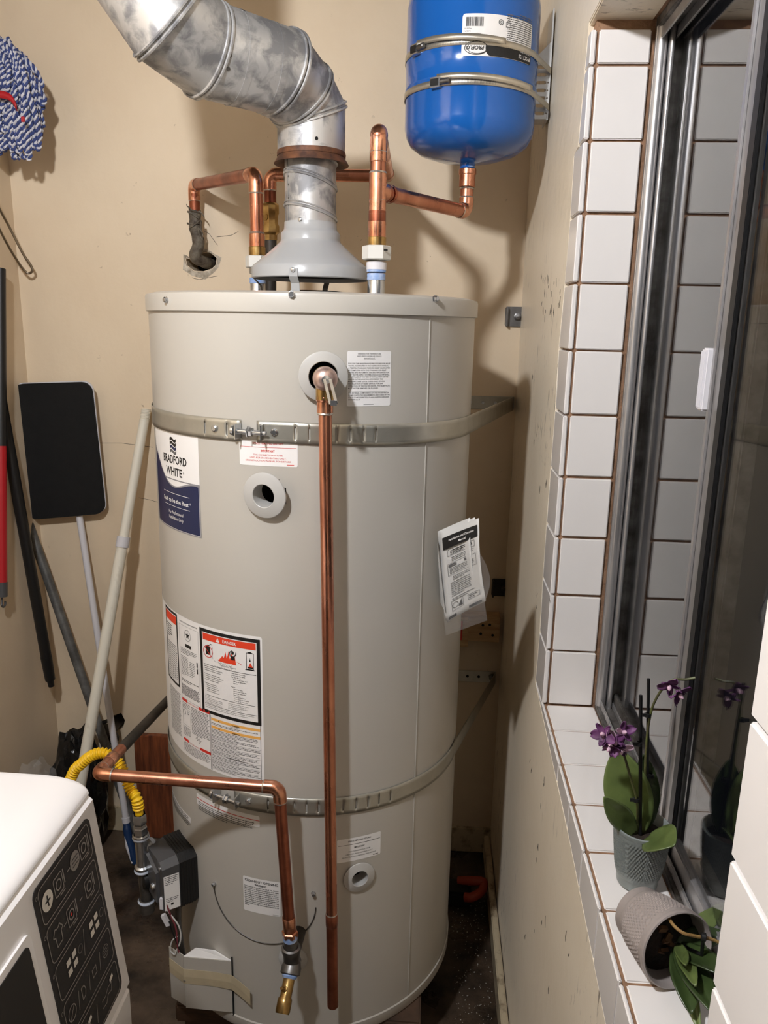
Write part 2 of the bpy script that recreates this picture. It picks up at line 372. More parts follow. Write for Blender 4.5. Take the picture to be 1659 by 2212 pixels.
# PART2
# ================================================================== THE ROOM
XL, YB, ZC, YF = -1.405, 0.815, 2.62, -4.4
XO, YA = -3.4, -1.35             # unseen wider room behind the camera, added to lose bounced light
SILL, PT = 0.936, 0.111          # sill height, tile pitch
HEAD = 2.112                     # underside of the window head
YN = -0.88                       # near jamb
XW = 0.093                       # depth of the tiled reveal
struct(MB().box(((XO+.3)/2, (YB+YF)/2, -.05), (-XO+.6, YB-YF+.4, .1)).build('floor', M_floor), 'stained damp concrete floor of the utility corner')
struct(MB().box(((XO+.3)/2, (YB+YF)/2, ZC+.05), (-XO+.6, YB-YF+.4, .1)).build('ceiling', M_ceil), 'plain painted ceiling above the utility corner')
struct(MB().box((XL-.05, (YB+YA)/2, ZC/2), (.1, YB-YA, ZC)).build('wall_left', M_left), 'beige plaster wall behind the mop and poles')
struct(MB().box((XO-.05, (YF+YA)/2, ZC/2), (.1, YA-YF, ZC)).build('wall_side', M_far), 'unseen dark wall of the added wider room behind the camera')
struct(MB().box(((XL+XO)/2-.05, YA+.05, ZC/2), (XL-XO, .1, ZC)).build('wall_return', M_far), 'unseen dark wall where the utility corner opens into the added room')
struct(MB().box(((XO+.3)/2, YF-.05, ZC/2), (-XO+.4, .1, ZC)).build('wall_front', M_far), 'unseen dark wall set far back opposite the water heater')
# back wall with the broken-out hole round the old pipe
def holed_wall(name, holes, material):
    bm = bmesh.new(); es = []
    def loop(pts):
        vs = [bm.verts.new(p) for p in pts]
        for i in range(len(vs)): es.append(bm.edges.new((vs[i], vs[(i+1) % len(vs)])))
    loop([(XL, YB, 0), (.35, YB, 0), (.35, YB, ZC), (XL, YB, ZC)])
    for h in holes: loop(h)
    bmesh.ops.triangle_fill(bm, use_beauty=True, edges=es)
    fs = [f for f in bm.faces]
    r = bmesh.ops.extrude_face_region(bm, geom=fs); vs = [e for e in r['geom'] if isinstance(e, bmesh.types.BMVert)]
    bmesh.ops.translate(bm, verts=vs, vec=(0, .1, 0)); bmesh.ops.recalc_face_normals(bm, faces=bm.faces)
    me = bpy.data.meshes.new(name); bm.to_mesh(me); bm.free(); me.materials.append(material)
    o = bpy.data.objects.new(name, me); col.objects.link(o); ORG[o.name] = V((0, 0, 0)); return o
hole1 = [at(x, y, 1, YB) for x, y in ((402, 562), (404, 552), (412, 560), (425, 556), (440, 546), (452, 545), (460, 550), (468, 558), (466, 572), (458, 580), (440, 586), (420, 585), (405, 574))]
hole2 = [at(x, y, 1, YB) for x, y in ((238, 1548), (262, 1540), (270, 1556), (266, 1572), (250, 1580), (238, 1568))]
WB = struct(holed_wall('wall_back', [hole1, hole2], M_back), 'beige plaster back wall with a broken hole round the pipe')
for h in (hole1, hole2):
    c = sum(h, V())/len(h)
    MB().box(c+V((0, .2, 0)), (.16, .2, .16)).build('wall_cavity', M_dark, WB, smooth=False)
# crumbled plaster rim of the pipe hole
mb = MB(); rnd = random.Random(3)
for i in range(len(hole1)):
    p = hole1[i]; c = sum(hole1, V())/len(hole1); d = (p-c).normalized()
    q = p+d*rnd.uniform(.004, .016)+V((0, 0, -.006 if p.z < c.z else 0)); mb.v += [p+V((0, .012, 0)), p+d*.002+V((0, -.003, 0)), q+V((0, -.0005, 0))]
n = len(hole1)
for i in range(n):
    j = (i+1) % n
    mb.f += [(3*i, 3*j, 3*j+1, 3*i+1), (3*i+1, 3*j+1, 3*j+2, 3*i+2)]
mb.build('plaster_edge', M_plaster, WB, smooth=False)
# fine cracks in the back wall
mb = MB()
for pts in ([(215, 957), (262, 957), (300, 962), (330, 966)], [(300, 1075), (325, 1080), (345, 1086)], [(470, 530), (452, 505), (440, 498)], [(468, 512), (500, 508), (515, 500)], [(415, 600), (430, 604), (470, 596)]):
    mb.tube([at(x, y, 1, YB-.0001) for x, y in pts], .0007, 5)
mb.build('crack', M_corrode, WB)
struct(MB().bbox((XL, YB-.012, 0), (0, YB, .088), .003).build('baseboard_back', M_board), 'low painted skirting along the back wall')
struct(MB().bbox((-.030, YF, 0), (-.012, YB-.012, .066), .003).build('baseboard_right', M_board), 'low worn skirting along the plaster wall under the window')

# right wall: plaster sheet whose edge runs unevenly round the tiles
TX = -0.008                       # face of the tiles on the wall
PX = -0.0086                       # face of the plaster
edge_px = [(1283, 48), (1262, 300), (1240, 336), (1231, 481), (1219, 618), (1206, 755), (1199, 887), (1189, 1012), (1180, 1133), (1172, 1250), (1165, 1370), (1156, 1474), (1231, 1822), (1308, 2212)]
edge = [at(x, y, 0, PX) for x, y in edge_px]
edge = [V((PX, max(.012, p.y) if p.z > 1.0 else p.y, min(p.z, HEAD+.004))) for p in edge]
edge[0] = V((PX, .03, HEAD+.004)); edge[1].y = .05; edge[2].y = max(edge[2].y, .06)
bm = bmesh.new()
outer = [V((PX, YB, 0)), V((PX, YB, ZC)), V((PX, YF, ZC)), V((PX, YF, 0))]
last = edge[-1]
inner = edge+[V((PX, -1.0, last.z-.03)), V((PX, -1.0, HEAD+.004))]
es = []
for lp in (outer, inner):
    vs = [bm.verts.new(p) for p in lp]
    for i in range(len(vs)): es.append(bm.edges.new((vs[i], vs[(i+1) % len(vs)])))
bmesh.ops.triangle_fill(bm, use_beauty=True, edges=es)
r = bmesh.ops.extrude_face_region(bm, geom=list(bm.faces)); bmesh.ops.translate(bm, verts=[e for e in r['geom'] if isinstance(e, bmesh.types.BMVert)], vec=(.0086, 0, 0))
bmesh.ops.recalc_face_normals(bm, faces=bm.faces)
me = bpy.data.meshes.new('wall_right'); bm.to_mesh(me); bm.free(); me.materials.append(M_right)
WR = bpy.data.objects.new('wall_right', me); col.objects.link(WR); ORG[WR.name] = V((0, 0, 0))
struct(WR, 'worn cream plaster wall with a white-tiled window recess')
# masonry core behind the plaster, leaving the window opening free
mb = MB(); TH = .149
mb.box((TH/2, YB/2+.003, ZC/2), (TH, YB-.006, ZC)); mb.box((TH/2, (YF+YN)/2-.003, ZC/2), (TH, YN-YF-.006, ZC))
mb.box((TH/2-.0015, YN/2, SILL/2-.001), (TH+.003, -YN+.02, SILL-.002)); mb.box((-.0016, YN-.2, SILL/2-.001), (.0035, .42, SILL-.002)); mb.box((TH/2, YN/2, (HEAD+ZC)/2), (TH, -YN+.02, ZC-HEAD))
mb.build('masonry', M_grout, WR, smooth=False)
MB().bbox((PX+.0008, YN-.1, HEAD-.001), (.088, .06, HEAD+.02), .002).build('head_plaster', M_right, WR, smooth=False)
# gouges and scrapes in the plaster
rgo = random.Random(31)
for k in range(46):
    if k < 22: x_, y_ = rgo.uniform(1168, 1212), rgo.uniform(590, 705)
    elif k < 32: x_, y_ = rgo.uniform(1150, 1200), rgo.uniform(820, 1400)
    else: x_, y_ = rgo.uniform(1130, 1230), rgo.uniform(1620, 2180)
    p = at(x_, y_, 0, PX-.0003)
    if p.y < -.62 or (p.z < .93 and p.y < (.905-p.z)*-8): pass
    ln = rgo.uniform(.006, .022); d = V((0, rgo.uniform(-.5, .5), 1)).normalized()
    pts = [p, p+d*ln*.5+V((0, rgo.uniform(-.003, .003), 0)), p+d*ln]
    MB().tube(pts, [.0003, rgo.uniform(.0005, .0012), .0003], 5).build('gouge', M_corrode, WR)
# the tiles, one by one
def tile(lo, hi):
    lo = [min(a, b) for a, b in zip(lo, hi)]; h2 = [max(a, b) for a, b in zip(lo, hi)]; hi = [max(a, b) for a, b in zip(h2, hi)]
    return MB().bbox(lo, hi, .0016).build('tile', M_tile, WR)
rt = random.Random(11); G = .0040
for k in range(11):
    z0 = SILL+k*PT; z1 = z0+PT; top = HEAD-.014 if k == 10 else z1
    j = lambda s=.0007: rt.uniform(-s, s)
    tile((.0045, .0+j(.0004), z0+G/2+j()), (.0845+j(), .006, top-G/2+j()))                    # far jamb
    tile((TX+j(.0004), .0015, z0+G/2+j()), (.0005, .1085+j(), top-G/2))                        # wall face beside it, inner column
    tile((TX+j(.0004), .1115, z0+G/2+j()), (.0005, .215, top-G/2))                             # outer column, mostly under the plaster
y = .0135; k = 0
while y > YN-.02:
    y1 = y-PT; j = lambda s=.0007: rt.uniform(-s, s)
    ya, yb = min(y-G/2, -.002), max(y1+G/2, YN+.002)
    if ya-yb > .01:
        tile((.0002+j(.0004), yb+j(), SILL-.006), (.0895, ya+j(), SILL+j(.0004)))                    # window sill
    tile((TX+j(.0004), y1+G/2+j(), SILL-PT+.002), (-.0036, y-G/2+j(), SILL-.0004))              # apron under the sill
    y = y1
yy = .0135+PT
tile((TX, .0135+G/2, SILL-PT+.002), (-.0036, yy-G/2, SILL-.0030))
for k in range(7):                                                                             # wall face beyond the near jamb
    z0 = SILL+(k-1)*PT
    tile((TX, YN-.108+rt.uniform(-.0005, .0005), z0+G/2), (.0005, YN, z0+PT-G/2)); tile((TX, YN-.219, z0+G/2), (.0005, YN-.111, z0+PT-G/2))
for k in range(10):
    z0 = SILL+k*PT; tile((.0045, YN-.006, z0+G/2), (.0905, YN, z0+PT-G/2))                      # near jamb

# window: aluminium slider
WN = bpy.data.objects.new('window_1', None); col.objects.link(WN); ORG['window_1'] = V((.11, YN/2, SILL)); WN.location = ORG['window_1']
struct(WN, 'aluminium sliding window with dark night glass')
def bar(name, lo, hi, mt=M_alu, b=.002): return MB().bbox(lo, hi, b).build(name, mt, WN)
GX = .128                          # fixed pane
# far jamb channel: ribs of different height
mb = MB(); sec = [(.091, 0), (.091, -.006)]+[(.1005-.0085*math.cos(a), -.007-.0085*math.sin(a)) for a in [PI*i/12 for i in range(13)]]+[(.110, 0)]
mb.prism([V((x, y_, SILL)) for x, y_ in sec], (0, 0, HEAD-SILL)).build('frame_jamb', M_alu, WN, sharp=30)
mb = MB(); sec = [(.110, 0), (.110, -.014)]+[(.114-.004*math.cos(a), -.018-.004*math.sin(a)) for a in [PI*i/8 for i in range(9)]]+[(.118, 0)]
mb.prism([V((x, y_, SILL)) for x, y_ in sec], (0, 0, HEAD-SILL)).build('frame_rib', M_alu, WN, sharp=30)
bar('frame_jamb', (.1165, -.009, SILL), (.150, .0, HEAD), M_aludark)
bar('frame_jamb', (XW, YN, SILL), (.15, YN+.014, HEAD))
bar('frame_sill', (XW-.002, YN, SILL-.004), (.15, 0, SILL+.008), M_aludark); bar('track', (.097, YN, SILL+.008), (.1, 0, SILL+.022)); bar('track', (.119, YN, SILL+.008), (.122, 0, SILL+.020)); bar('track', (.133, YN, SILL+.008), (.150, 0, SILL+.028), M_aludark)
bar('frame_head', (XW-.002, YN, HEAD-.016), (.15, 0, HEAD), M_aludark); bar('track', (.097, YN, HEAD-.034), (.1, 0, HEAD-.016)); bar('track', (.119, YN, HEAD-.034), (.122, 0, HEAD-.016))
# sliding sash on the room side
S0, S1 = -.405, -.452
sash = bar('sash_stile', (.101, S1, SILL+.012), (.118, S0, HEAD-.02), M_alu, .006); 
MB().bbox((.0975, S0-.012, SILL+.02), (.101, S0-.002, HEAD-.03), .001).build('stile_rib', M_alu, sash)
MB().bbox((.0985, S1-.006, SILL+.02), (.104, S1+.012, HEAD-.03), .001).build('gasket', M_black, sash)
bar('sash_rail', (.102, YN+.014, SILL+.012), (.117, S1, SILL+.045)); bar('sash_rail', (.102, YN+.014, HEAD-.055), (.117, S1, HEAD-.02)); bar('sash_stile', (.102, YN+.010, SILL+.012), (.117, YN+.05, HEAD-.02))
MB().bbox((.1075, YN+.045, SILL+.04), (.1115, S1+.002, HEAD-.05), .0005).build('pane', M_glass, WN, smooth=False)
bar('sash_rail', (.122, -.45, SILL+.012), (.135, -.008, SILL+.034), M_aludark)
MB().bbox((GX-.002, -.47, SILL+.03), (GX+.002, -.008, HEAD-.02), .0005).build('pane', M_glass, WN, smooth=False)
bar('meeting_stile', (.121, -.475, SILL+.012), (.140, -.44, HEAD-.02), M_aludark)
# white finger latch on the stile
z0, z1 = at(1535, 890, 0, .10).z, at(1540, 752, 0, .10).z
la = bar('latch', (.090, S0-.004, z0), (.101, S0+.014, z1), M_whitep)
for i in range(4): MB().bbox((.0885, S0-.001+i*.0036, z0+.004), (.0902, S0+.0008+i*.0036, z1-.004), .0003).build('latch_rib', M_whitep, la)

# ceiling lamp that lights the place: bare bulb under an added cap that blocks upward light
lamp = thing('ceiling_lamp', 'bare bulb hanging from the ceiling under an added cap that blocks upward light', 'lamp', (LAMP.x, LAMP.y, ZC))
MB().lathe([(0, 0), (.05, 0), (.05, -.016), (.012, -.024)], (LAMP.x, LAMP.y, ZC), n=32).build('canopy', M_ring, lamp)
MB().tube([V((LAMP.x, LAMP.y, ZC-.02)), LAMP+V((0, 0, .085))], .006, 10).build('stem', M_black, lamp)
MB().lathe([(.016, .10), (.024, .085), (.060, .060), (.088, .030), (.090, .028)], LAMP, n=40).build('light_blocking_cap', M_charcoal, lamp, solid=.002)  # added unseen cap, keeps the bulb's light off the ceiling
MB().lathe([(.016, .04), (.016, .085), (0, .086)], LAMP, n=20).build('socket', M_black, lamp)
bm = bmesh.new(); bmesh.ops.create_icosphere(bm, subdivisions=3, radius=LAMP_R); bm.verts.index_update()
MB().add([v.co+LAMP for v in bm.verts], [[v.index for v in f.verts] for f in bm.faces]).build('bulb', M_lampw, lamp); bm.free()
# ================================================================== WATER HEATER
TXC, TYC, TR = -0.488, 0.266, 0.330
TB, TT = 0.172, 1.690
def tp(th, z, r=TR): return V((TXC+r*math.sin(th), TYC-r*math.cos(th), z))
def tpx(x, y, r=TR): return cylhit(x, y, TXC, TYC, r)
HT = thing('water_heater', 'tall grey cylindrical gas water heater with warning labels', 'water heater', (TXC, TYC, TB))
AX = (TXC, TYC, 0)
OUT_T, OUT_Z = tpx(578, 1067); RET_T, RET_Z = tpx(775, 1893); TPV_T, TPV_Z = tpx(697, 812); DRN_T, DRN_Z = tpx(633, 2070)
HOLES = [(OUT_T, OUT_Z, .031), (RET_T, RET_Z, .024), (TPV_T, TPV_Z, .033), (DRN_T, DRN_Z, .022)]
# jacket with real openings (front arc finely meshed)
def jacket():
    mb = MB(); n = 180; rows = 200; z0, z1 = TB+.012, TT-.03
    idx = {}
    for j in range(rows+1):
        for i in range(n): idx[i, j] = len(mb.v); mb.v.append(tp(2*PI*i/n, z0+(z1-z0)*j/rows))
    for j in range(rows):
        for i in range(n):
            th = 2*PI*(i+.5)/n; th = th-2*PI if th > PI else th; z = z0+(z1-z0)*(j+.5)/rows
            if any(math.hypot((th-a)*TR, z-b) < c for a, b, c in HOLES): continue
            k = (i+1) % n; mb.f.append((idx[i, j], idx[k, j], idx[k, j+1], idx[i, j+1]))
    return mb
body = jacket().build('jacket', M_tank, HT)
for a, b, c in HOLES:                      # near-black pocket, the darkness of each opening put into its colour
    d = V((math.sin(a), -math.cos(a), 0)); p = tp(a, b)
    MB().lathe([(c+.008, -.006), (c+.008, -.06), (0, -.06)], p, d, 28).build('opening_pocket', M_dark, HT)
# top cap with rolled rim, base ring
MB().lathe([(0, TT), (TR-.012, TT), (TR+.0035, TT-.004), (TR+.005, TT-.008), (TR+.005, TT-.0345), (TR+.0015, TT-.036), (TR-.004, TT-.036)], AX, n=160).build('cap', M_tank, HT)
MB().lathe([(TR-.01, TB), (TR+.001, TB), (TR+.003, TB+.004), (TR+.003, TB+.026), (TR+.0005, TB+.028)], AX, n=160).build('base_ring', M_tank, HT)
MB().lathe([(0, TB+.002), (TR-.01, TB+.002)], AX, n=64).build('base_pan', M_dark, HT)
def screw(px, py, par, r=.0052, rad=TR+.0055, name='screw'):
    th, z = tpx(px, py, rad); d = V((math.sin(th), -math.cos(th), 0)); p = tp(th, z, rad-.001)
    return MB().lathe([(r*1.25, 0), (r*1.25, .001), (r, .0015), (r, .0055), (r*.8, .007), (0, .007)], p, d, 6).build(name, M_zinc, par)
for q in ((360, 648), (630, 636), (940, 645)): screw(*q, HT)
screw(878, 2182, HT, .0034, TR+.004)
sm, _ = tpx(928, 700)
MB().tube([tp(sm, TB+.028, TR+.0004), tp(sm, TT-.036, TR+.0004)], .0013, 6).build('jacket_seam', M_tank, HT)
MB().add([tp(sm+.006, TB+.028, TR+.0009), tp(sm+.25, TB+.028, TR+.0012), tp(sm+.25, TT-.036, TR+.0012), tp(sm+.006, TT-.036, TR+.0009)], [])
# plastic rings round the openings
def ring(a, b, ro, ri, tilt=0, off=.0, name='opening_ring', thick=.004):
    d = V((math.sin(a+tilt), -math.cos(a+tilt), -.04 if tilt else 0)).normalized(); p = tp(a, b)+d*off
    return MB().lathe([(ri, -.028), (ri, thick+.0022), (ri+.001, thick+.003), (ro-.003, thick), (ro-.0006, thick-.001), (ro, thick-.0022), (ro, 0), (ri+.004, -.002)], p, d, 48).build(name, M_ring, HT, sharp=25)
ring(OUT_T, OUT_Z, .041, .0205, -.16, .010); ring(RET_T, RET_Z, .033, .0165, 0, .003, thick=.002); ring(TPV_T, TPV_Z, .042, .025, .05, .010)
d = V((math.sin(OUT_T), -math.cos(OUT_T), 0)); MB().lathe([(.0, -.045), (.006, -.045), (.007, -.042), (.012, -.041), (.013, -.046), (.014, -.058)], tp(OUT_T, OUT_Z)+V((.004, 0, .003)), d, 32).build('plug', M_steel, HT)
ring(DRN_T, DRN_Z, .030, .018, 0, .002, thick=.0012)
# clean-out cover: round seam and two screws
ct, cz = tpx(563, 1890)
# lower half outline of the cover
cx0, cz0 = tpx(463, 1912); cx1, cz1 = tpx(682, 1960); cxb, czb = tpx(575, 2038)
th_c = (cx0+cx1)/2; zc = (cz0+cz1)/2; hw = (cx1-cx0)/2; hh = zc-czb
pts = [tp(th_c-hw*math.cos(PI*i/48), zc-hh*math.sin(PI*i/48)+(cz1-cz0)*(-.5*math.cos(PI*i/48)), TR+.0006) for i in range(49)]
MB().tube(pts, .0014, 6).build('cleanout_cover_seam', M_steel, HT)
screw(463, 1909, HT, .004, TR+.001); screw(677, 1930, HT, .004, TR+.001)

# ---------------- labels
def cylfn(th0, z0, R0=TR, cx=TXC, cy=TYC, flip=1):
    def fn(u, v, h):
        a = th0+flip*u/R0; r = R0+h; return V((cx+r*math.sin(a), cy-r*math.cos(a), z0+flip*v))
    return fn
# brand label
bt, bz = tpx(432, 1060); _, bz0 = tpx(425, 1160); bz1 = 1.445; bl, _ = tpx(347, 1050); bl -= .075
fn = cylfn(bt, bz0); bw = (bt-bl)*TR; bh = bz1-bz0
lb = label_base(fn, -bw, 0, 0, bh, .008, HT, M_white, 'brand_label', text='white and navy brand label')
P = Print(fn, .006)
# navy field with wavy top
def wave(u): a = (u+bw)/bw; return .088+.050*(1-a)**2.2+.012*math.cos(a*6.6)-.004*a
nn = 24; mbn = P.mb(M_navy)
mbn.grid(lambda a, b: fn(-bw+.003+(bw-.006)*a, .003+(wave(-bw+bw*a)-.003)*b, .0007), nn, 1)
P.mb(M_silver).grid(lambda a, b: fn(-bw+bw*a, wave(-bw+bw*a)+.003*b, .0008), nn, 1)
P.frame(-bw, 0, 0, .1, .0022, M_silver, .0005)
um = -(bw-.025)*.50
P.text('BRADFORD', um, bh-.068, .0155, M_ink, width=.090, bold=.025); P.text('WHITE', um-.002, bh-.091, .0155, M_ink, width=.062, bold=.025); P.text('®', um+.034, bh-.084, .004, M_ink)
for k in range(4):                                    # banner emblem of wavy bars
    for i in range(10):
        a0, a1 = i/10, (i+1)/10; y0 = bh-.026-k*.0075; wv = lambda a: .0022*math.sin(a*2*PI)
        u0 = um-.012+.024*a0; u1 = um-.012+.024*a1
        P.poly([(u0, y0+wv(a0)), (u1, y0+wv(a1)), (u1, y0+.0056+wv(a1)), (u0, y0+.0056+wv(a0))], M_ink if k < 2 else M_navy if k == 2 else M_grey)
P.rect(um-.05, .0715, um+.05, .0723, M_white, .0012); P.rect(um-.05, .0465, um+.05, .0473, M_white, .0012)
P.text('Built to be the Best', um-.002, .0540, .0082, M_white, width=.098, bold=.012, h=.0012); P.text('®', um+.052, .058, .004, M_white, h=.0012)
P.text('For Professional', um, .0310, .0066, M_white, width=.056, h=.0012); P.text('Installation Only', um, .0205, .0066, M_white, width=.056, h=.0012)
P.build(lb)
def simple_label(tl, tr_, bl_, name, draw, r=.003, text=None):
    a0, z1 = tpx(*tl); a1, _ = tpx(*tr_); _, z0 = tpx(*bl_)
    fn = cylfn(a0, z0); w = (a1-a0)*TR; h = z1-z0
    lb = label_base(fn, 0, 0, w, h, r, HT, M_white, name, text=text); P = Print(fn); draw(P, w, h); P.build(lb); return lb
def draw_relief(P, w, h):
    hd = ['OPENING FOR TEMPERATURE', 'AND PRESSURE RELIEF DEVICE', 'IMPORTANT']
    for i, t in enumerate(hd): P.text(t, w*.49, h*(.945-.042*i)-.0006, .0024, M_grey, width=w*(.52, .55, .25)[i])
    P.rect(w*.37, h*.845, w*.63, h*.848, M_grey)
    bd = ['FOLLOW THE MAINTENANCE PROCEDURES FOR RELIEF', 'VALVES, AS DIRECTED IN THE INSTRUCTION MANUAL.', 'A TEMPERATURE AND PRESSURE RELIEF VALVE LISTED', 'AS COMPLYING WITH THE STANDARD FOR RELIEF', 'VALVES AND AUTOMATIC GAS SHUTOFF DEVICES FOR', 'HOT WATER SUPPLY SYSTEMS, ANSI Z21.22-1999 SHALL', 'BE INSTALLED AT THE TIME OF INSTALLATION OF THE', 'HEATER IN THE LOCATION SPECIFIED BY THE', 'MANUFACTURER. LOCAL CODES SHALL GOVERN', 'INSTALLATION OF RELIEF DEVICES. FOR SAFE', 'OPERATION OF THE WATER HEATER, THE RELIEF VALVE', 'MUST NOT BE REMOVED OR PLUGGED.']
    ww = [.95, .92, .95, .86, .93, .94, .91, .78, .83, .79, .95, .68]
    for i, t in enumerate(bd): P.text(t, w*.025, h*(.765-.0405*i), .0023, M_grey, 'L', width=w*ww[i], bold=.01)
    P.rect(w*.06, h*.268, w*.92, h*.271, M_grey)
    for i, (t, q) in enumerate((('THE INTERNAL COMPONENTS OF THIS WATER HEATER', .93), ('COMPLY WITH THE REQUIREMENTS AND CODES OF THE', .95), ('STATE OF MISSISSIPPI TITLE 75 AND NORTH CAROLINA', .93), ('STATUTE 66-27', .26))):
        P.text(t, w*.03, h*(.232-.0405*i), .0023, M_grey, 'L', width=w*q, bold=.01)
    P.rect(w*.37, h*.03, w*.6, h*.037, M_grey)
simple_label((750, 758), (845, 757), (752, 878), 'relief_valve_label', draw_relief, .003)
def draw_space(c, t):
    def f(P, w, h):
        P.text(t, w*.5, h*.84, .0034, c, width=w*.52, bold=.01); P.rect(.002, h*.72, w-.002, h*.735, c)
        P.text('IMPORTANT', w*.5, h*.55, .0038, c, width=w*.24, bold=.02)
        for i, (s, q) in enumerate((('THIS CONNECTION IS TO BE', .50), ('USED FOR SPACE HEATING ONLY.', .62), ('SEE INSTRUCTION MANUAL FOR DETAILS.', .78))): P.text(s, w*.5, h*(.40-.115*i), .0028, c, width=w*q)
        P.rect(w*.82, h*.06, w*.94, h*.085, c)
    return f
simple_label((517, 948), (643, 955), (518, 1003), 'space_heating_outlet_label', draw_space(M_red, 'SPACE HEATING OUTLET'), .003)
simple_label((728, 1815), (822, 1812), (728, 1865), 'space_heating_return_label', draw_space(M_ink, 'SPACE HEATING RETURN'), .003)
def draw_clean(P, w, h):
    P.text('CLEANOUT OPENING', w*.5, h*.875, .0052, M_ink, width=w*.90, bold=.02); P.text('WARNING', w*.48, h*.785, .0042, M_ink, width=w*.32, bold=.03)
    for i, t in enumerate(['FAILURE OF THIS HEATER DUE TO ACCU-', 'MULATION OF SOLID MATERIALS AND LIME', 'DEPOSITS IS NOT COVERED BY WARRANTY.', 'IF WATER CONDITIONS WARRANT, A PROP-', 'ERLY MAINTAINED LIME-INHIBITOR OR WATER', 'SOFTENER SHOULD BE INSTALLED WITH THIS', "HEATER. IT IS THE OWNER'S RESPONSIBILITY", 'TO PROPERLY MAINTAIN THE EQUIPMENT. THE', 'OPENING UNDER THIS COVER IS PROVIDED FOR', 'INSPECTION OF THE TANK AND CLEANING AS', 'NEEDED.']):
        P.text(t, w*.04, h*(.715-.054*i), .0026, M_ink, 'L', width=w*(.92 if i < 10 else .13), bold=.02)
    P.rect(w*.80, h*.03, w*.96, h*.038, M_grey)
simple_label((525, 1890), (605, 1893), (527, 1964), 'cleanout_label', draw_clean, .003)
# big wrap-round warning label
wa1, wz1 = tpx(566, 1376); _, wz0 = tpx(562, 1693); wl = wa1-R_(92)
fn = cylfn(wa1, wz0); wh = wz1-wz0; ww = R_(92)*TR
lb = label_base(fn, -ww, 0, 0, wh, .005, HT, M_white, 'warning_label', text='large white warning label with a danger panel')
P = Print(fn)
d0, _ = tpx(431, 1350); du = -(wa1-d0)*TR; _, dz = tpx(555, 1567); dv = dz-wz0      # danger panel left, bottom
D1 = wh-.006; dr = -.004
P.frame(du, dv, dr, D1, .0068, M_ink); P.frame(du+.0068, dv+.0068, dr-.0068, D1-.0068, .0016, M_white, .0009)
iu0, iu1, iv0, iv1 = du+.0088, dr-.0088, dv+.0088, D1-.0088; iw = iu1-iu0; ih = iv1-iv0
P.rect(iu0, iv1-.0135, iu1, iv1, M_orange); P.text('DANGER', iu0+iw*.54, iv1-.0102, .0062, M_white, width=.0300, bold=.025, h=.0012)
tx = iu0+iw*.32; P.poly([(tx-.0046, iv1-.0112), (tx+.0046, iv1-.0112), (tx, iv1-.0025)], M_white, .0012); P.rect(tx-.0005, iv1-.0088, tx+.0005, iv1-.0056, M_orange, .0014)
py = iv1-.0135-.0225                                                        # pictogram band centre
gx = iu0+.013; P.rect(gx-.006, py-.0065, gx+.006, py+.0115, M_ink); P.rect(gx-.002, py+.0115, gx+.003, py+.0135, M_ink); P.path([(gx+.003, py+.0125), (gx+.007, py+.017), (gx+.011, py+.015)], .0012, M_ink)
P.circ((gx, py), .0118, .0013, M_red, .0011); P.line((gx-.0083, py+.0083), (gx+.0083, py-.0083), .0013, M_red, .0011)
fx = iu0+iw*.50                                                             # flames with a figure
for (a, b, w0) in ((-.014, .003, .012), (-.006, .013, .010), (.001, .016, .010), (.008, .015, .010), (.014, .011, .009)):
    P.poly([(fx+a-w0*.7, py-.013), (fx+a+w0*.6, py-.014), (fx+a+w0*.4, py-.004), (fx+a+.002, py+b-.004), (fx+a-.001, py+b*.4-.006)], M_orange)
P.poly([(fx-.024, py-.011), (fx-.004, py-.014), (fx-.002, py-.006)], M_orange)
bx = fx+.011; P.disc((bx+.001, py+.0095), .0028, M_ink, .0012, 14); P.poly([(bx-.004, py+.003), (bx+.005, py+.004), (bx+.006, py-.004), (bx-.002, py-.005)], M_ink, .0012)
P.path([(bx-.004, py+.002), (bx-.006, py+.010), (bx-.001, py+.014), (bx+.004, py+.012)], .0016, M_ink, .0012); P.path([(bx+.005, py+.003), (bx+.0085, py+.009), (bx+.008, py+.012)], .0016, M_ink, .0012)
hx = iu1-.012                                                               # little heater
P.frame(hx-.0078, py-.018, hx+.0078, py+.0155, .0011, M_ink); P.rect(hx-.010, py-.0195, hx+.010, py-.018, M_ink); P.poly([(hx-.006, py+.0155), (hx+.006, py+.0155), (hx+.0015, py+.018), (hx-.0015, py+.018)], M_ink)
P.poly([(hx-.004, py-.013), (hx+.006, py-.013), (hx+.003, py-.008), (hx+.0005, py-.004), (hx-.002, py-.009)], M_orange); P.poly([(hx-.0016, py-.002), (hx+.0016, py-.002), (hx, py+.006)], M_ink); P.rect(hx-.005, py-.0155, hx+.006, py-.013, M_ink)
for i in range(3): P.line((fx+.020+i*.0042, py-.006-.0018*i), (fx+.0222+i*.0042, py-.0068-.0022*i), .0011, M_red)
sc = [(gx+.011+.0016*math.sin(i*2.1), py+.012-i*.0035) for i in range(8)]; P.path(sc, .0006, M_grey)
sc = [(iu0+.028+i*.0042, py-.016+.0012*(-1)**i-.0002*i) for i in range(11)]; P.path(sc, .0006, M_grey); sc = [(iu0+.028+i*.0042, py-.026+.0012*(-1)**i) for i in range(11)]; P.path(sc, .0006, M_grey)
P.text('Flammable Vapors', iu0+iw*.50, py-.0225, .0036, M_grey, width=.036, shear=.15)
v = iv1-.0135-.0505; P.rect(iu0, v, iu1, v+.0009, M_ink)
LT = ['Vapors from flammable', 'liquids will explode and catch fire', 'causing death and severe burns.', '', 'Do not use or store flammable', 'products such as gasoline, solvents', 'or adhesives in the same room or', 'area near the water heater.', '', 'Keep flammable products:', '   far away from heater,', '   in approved containers,', '   tightly closed and', "   out of children's reach."]
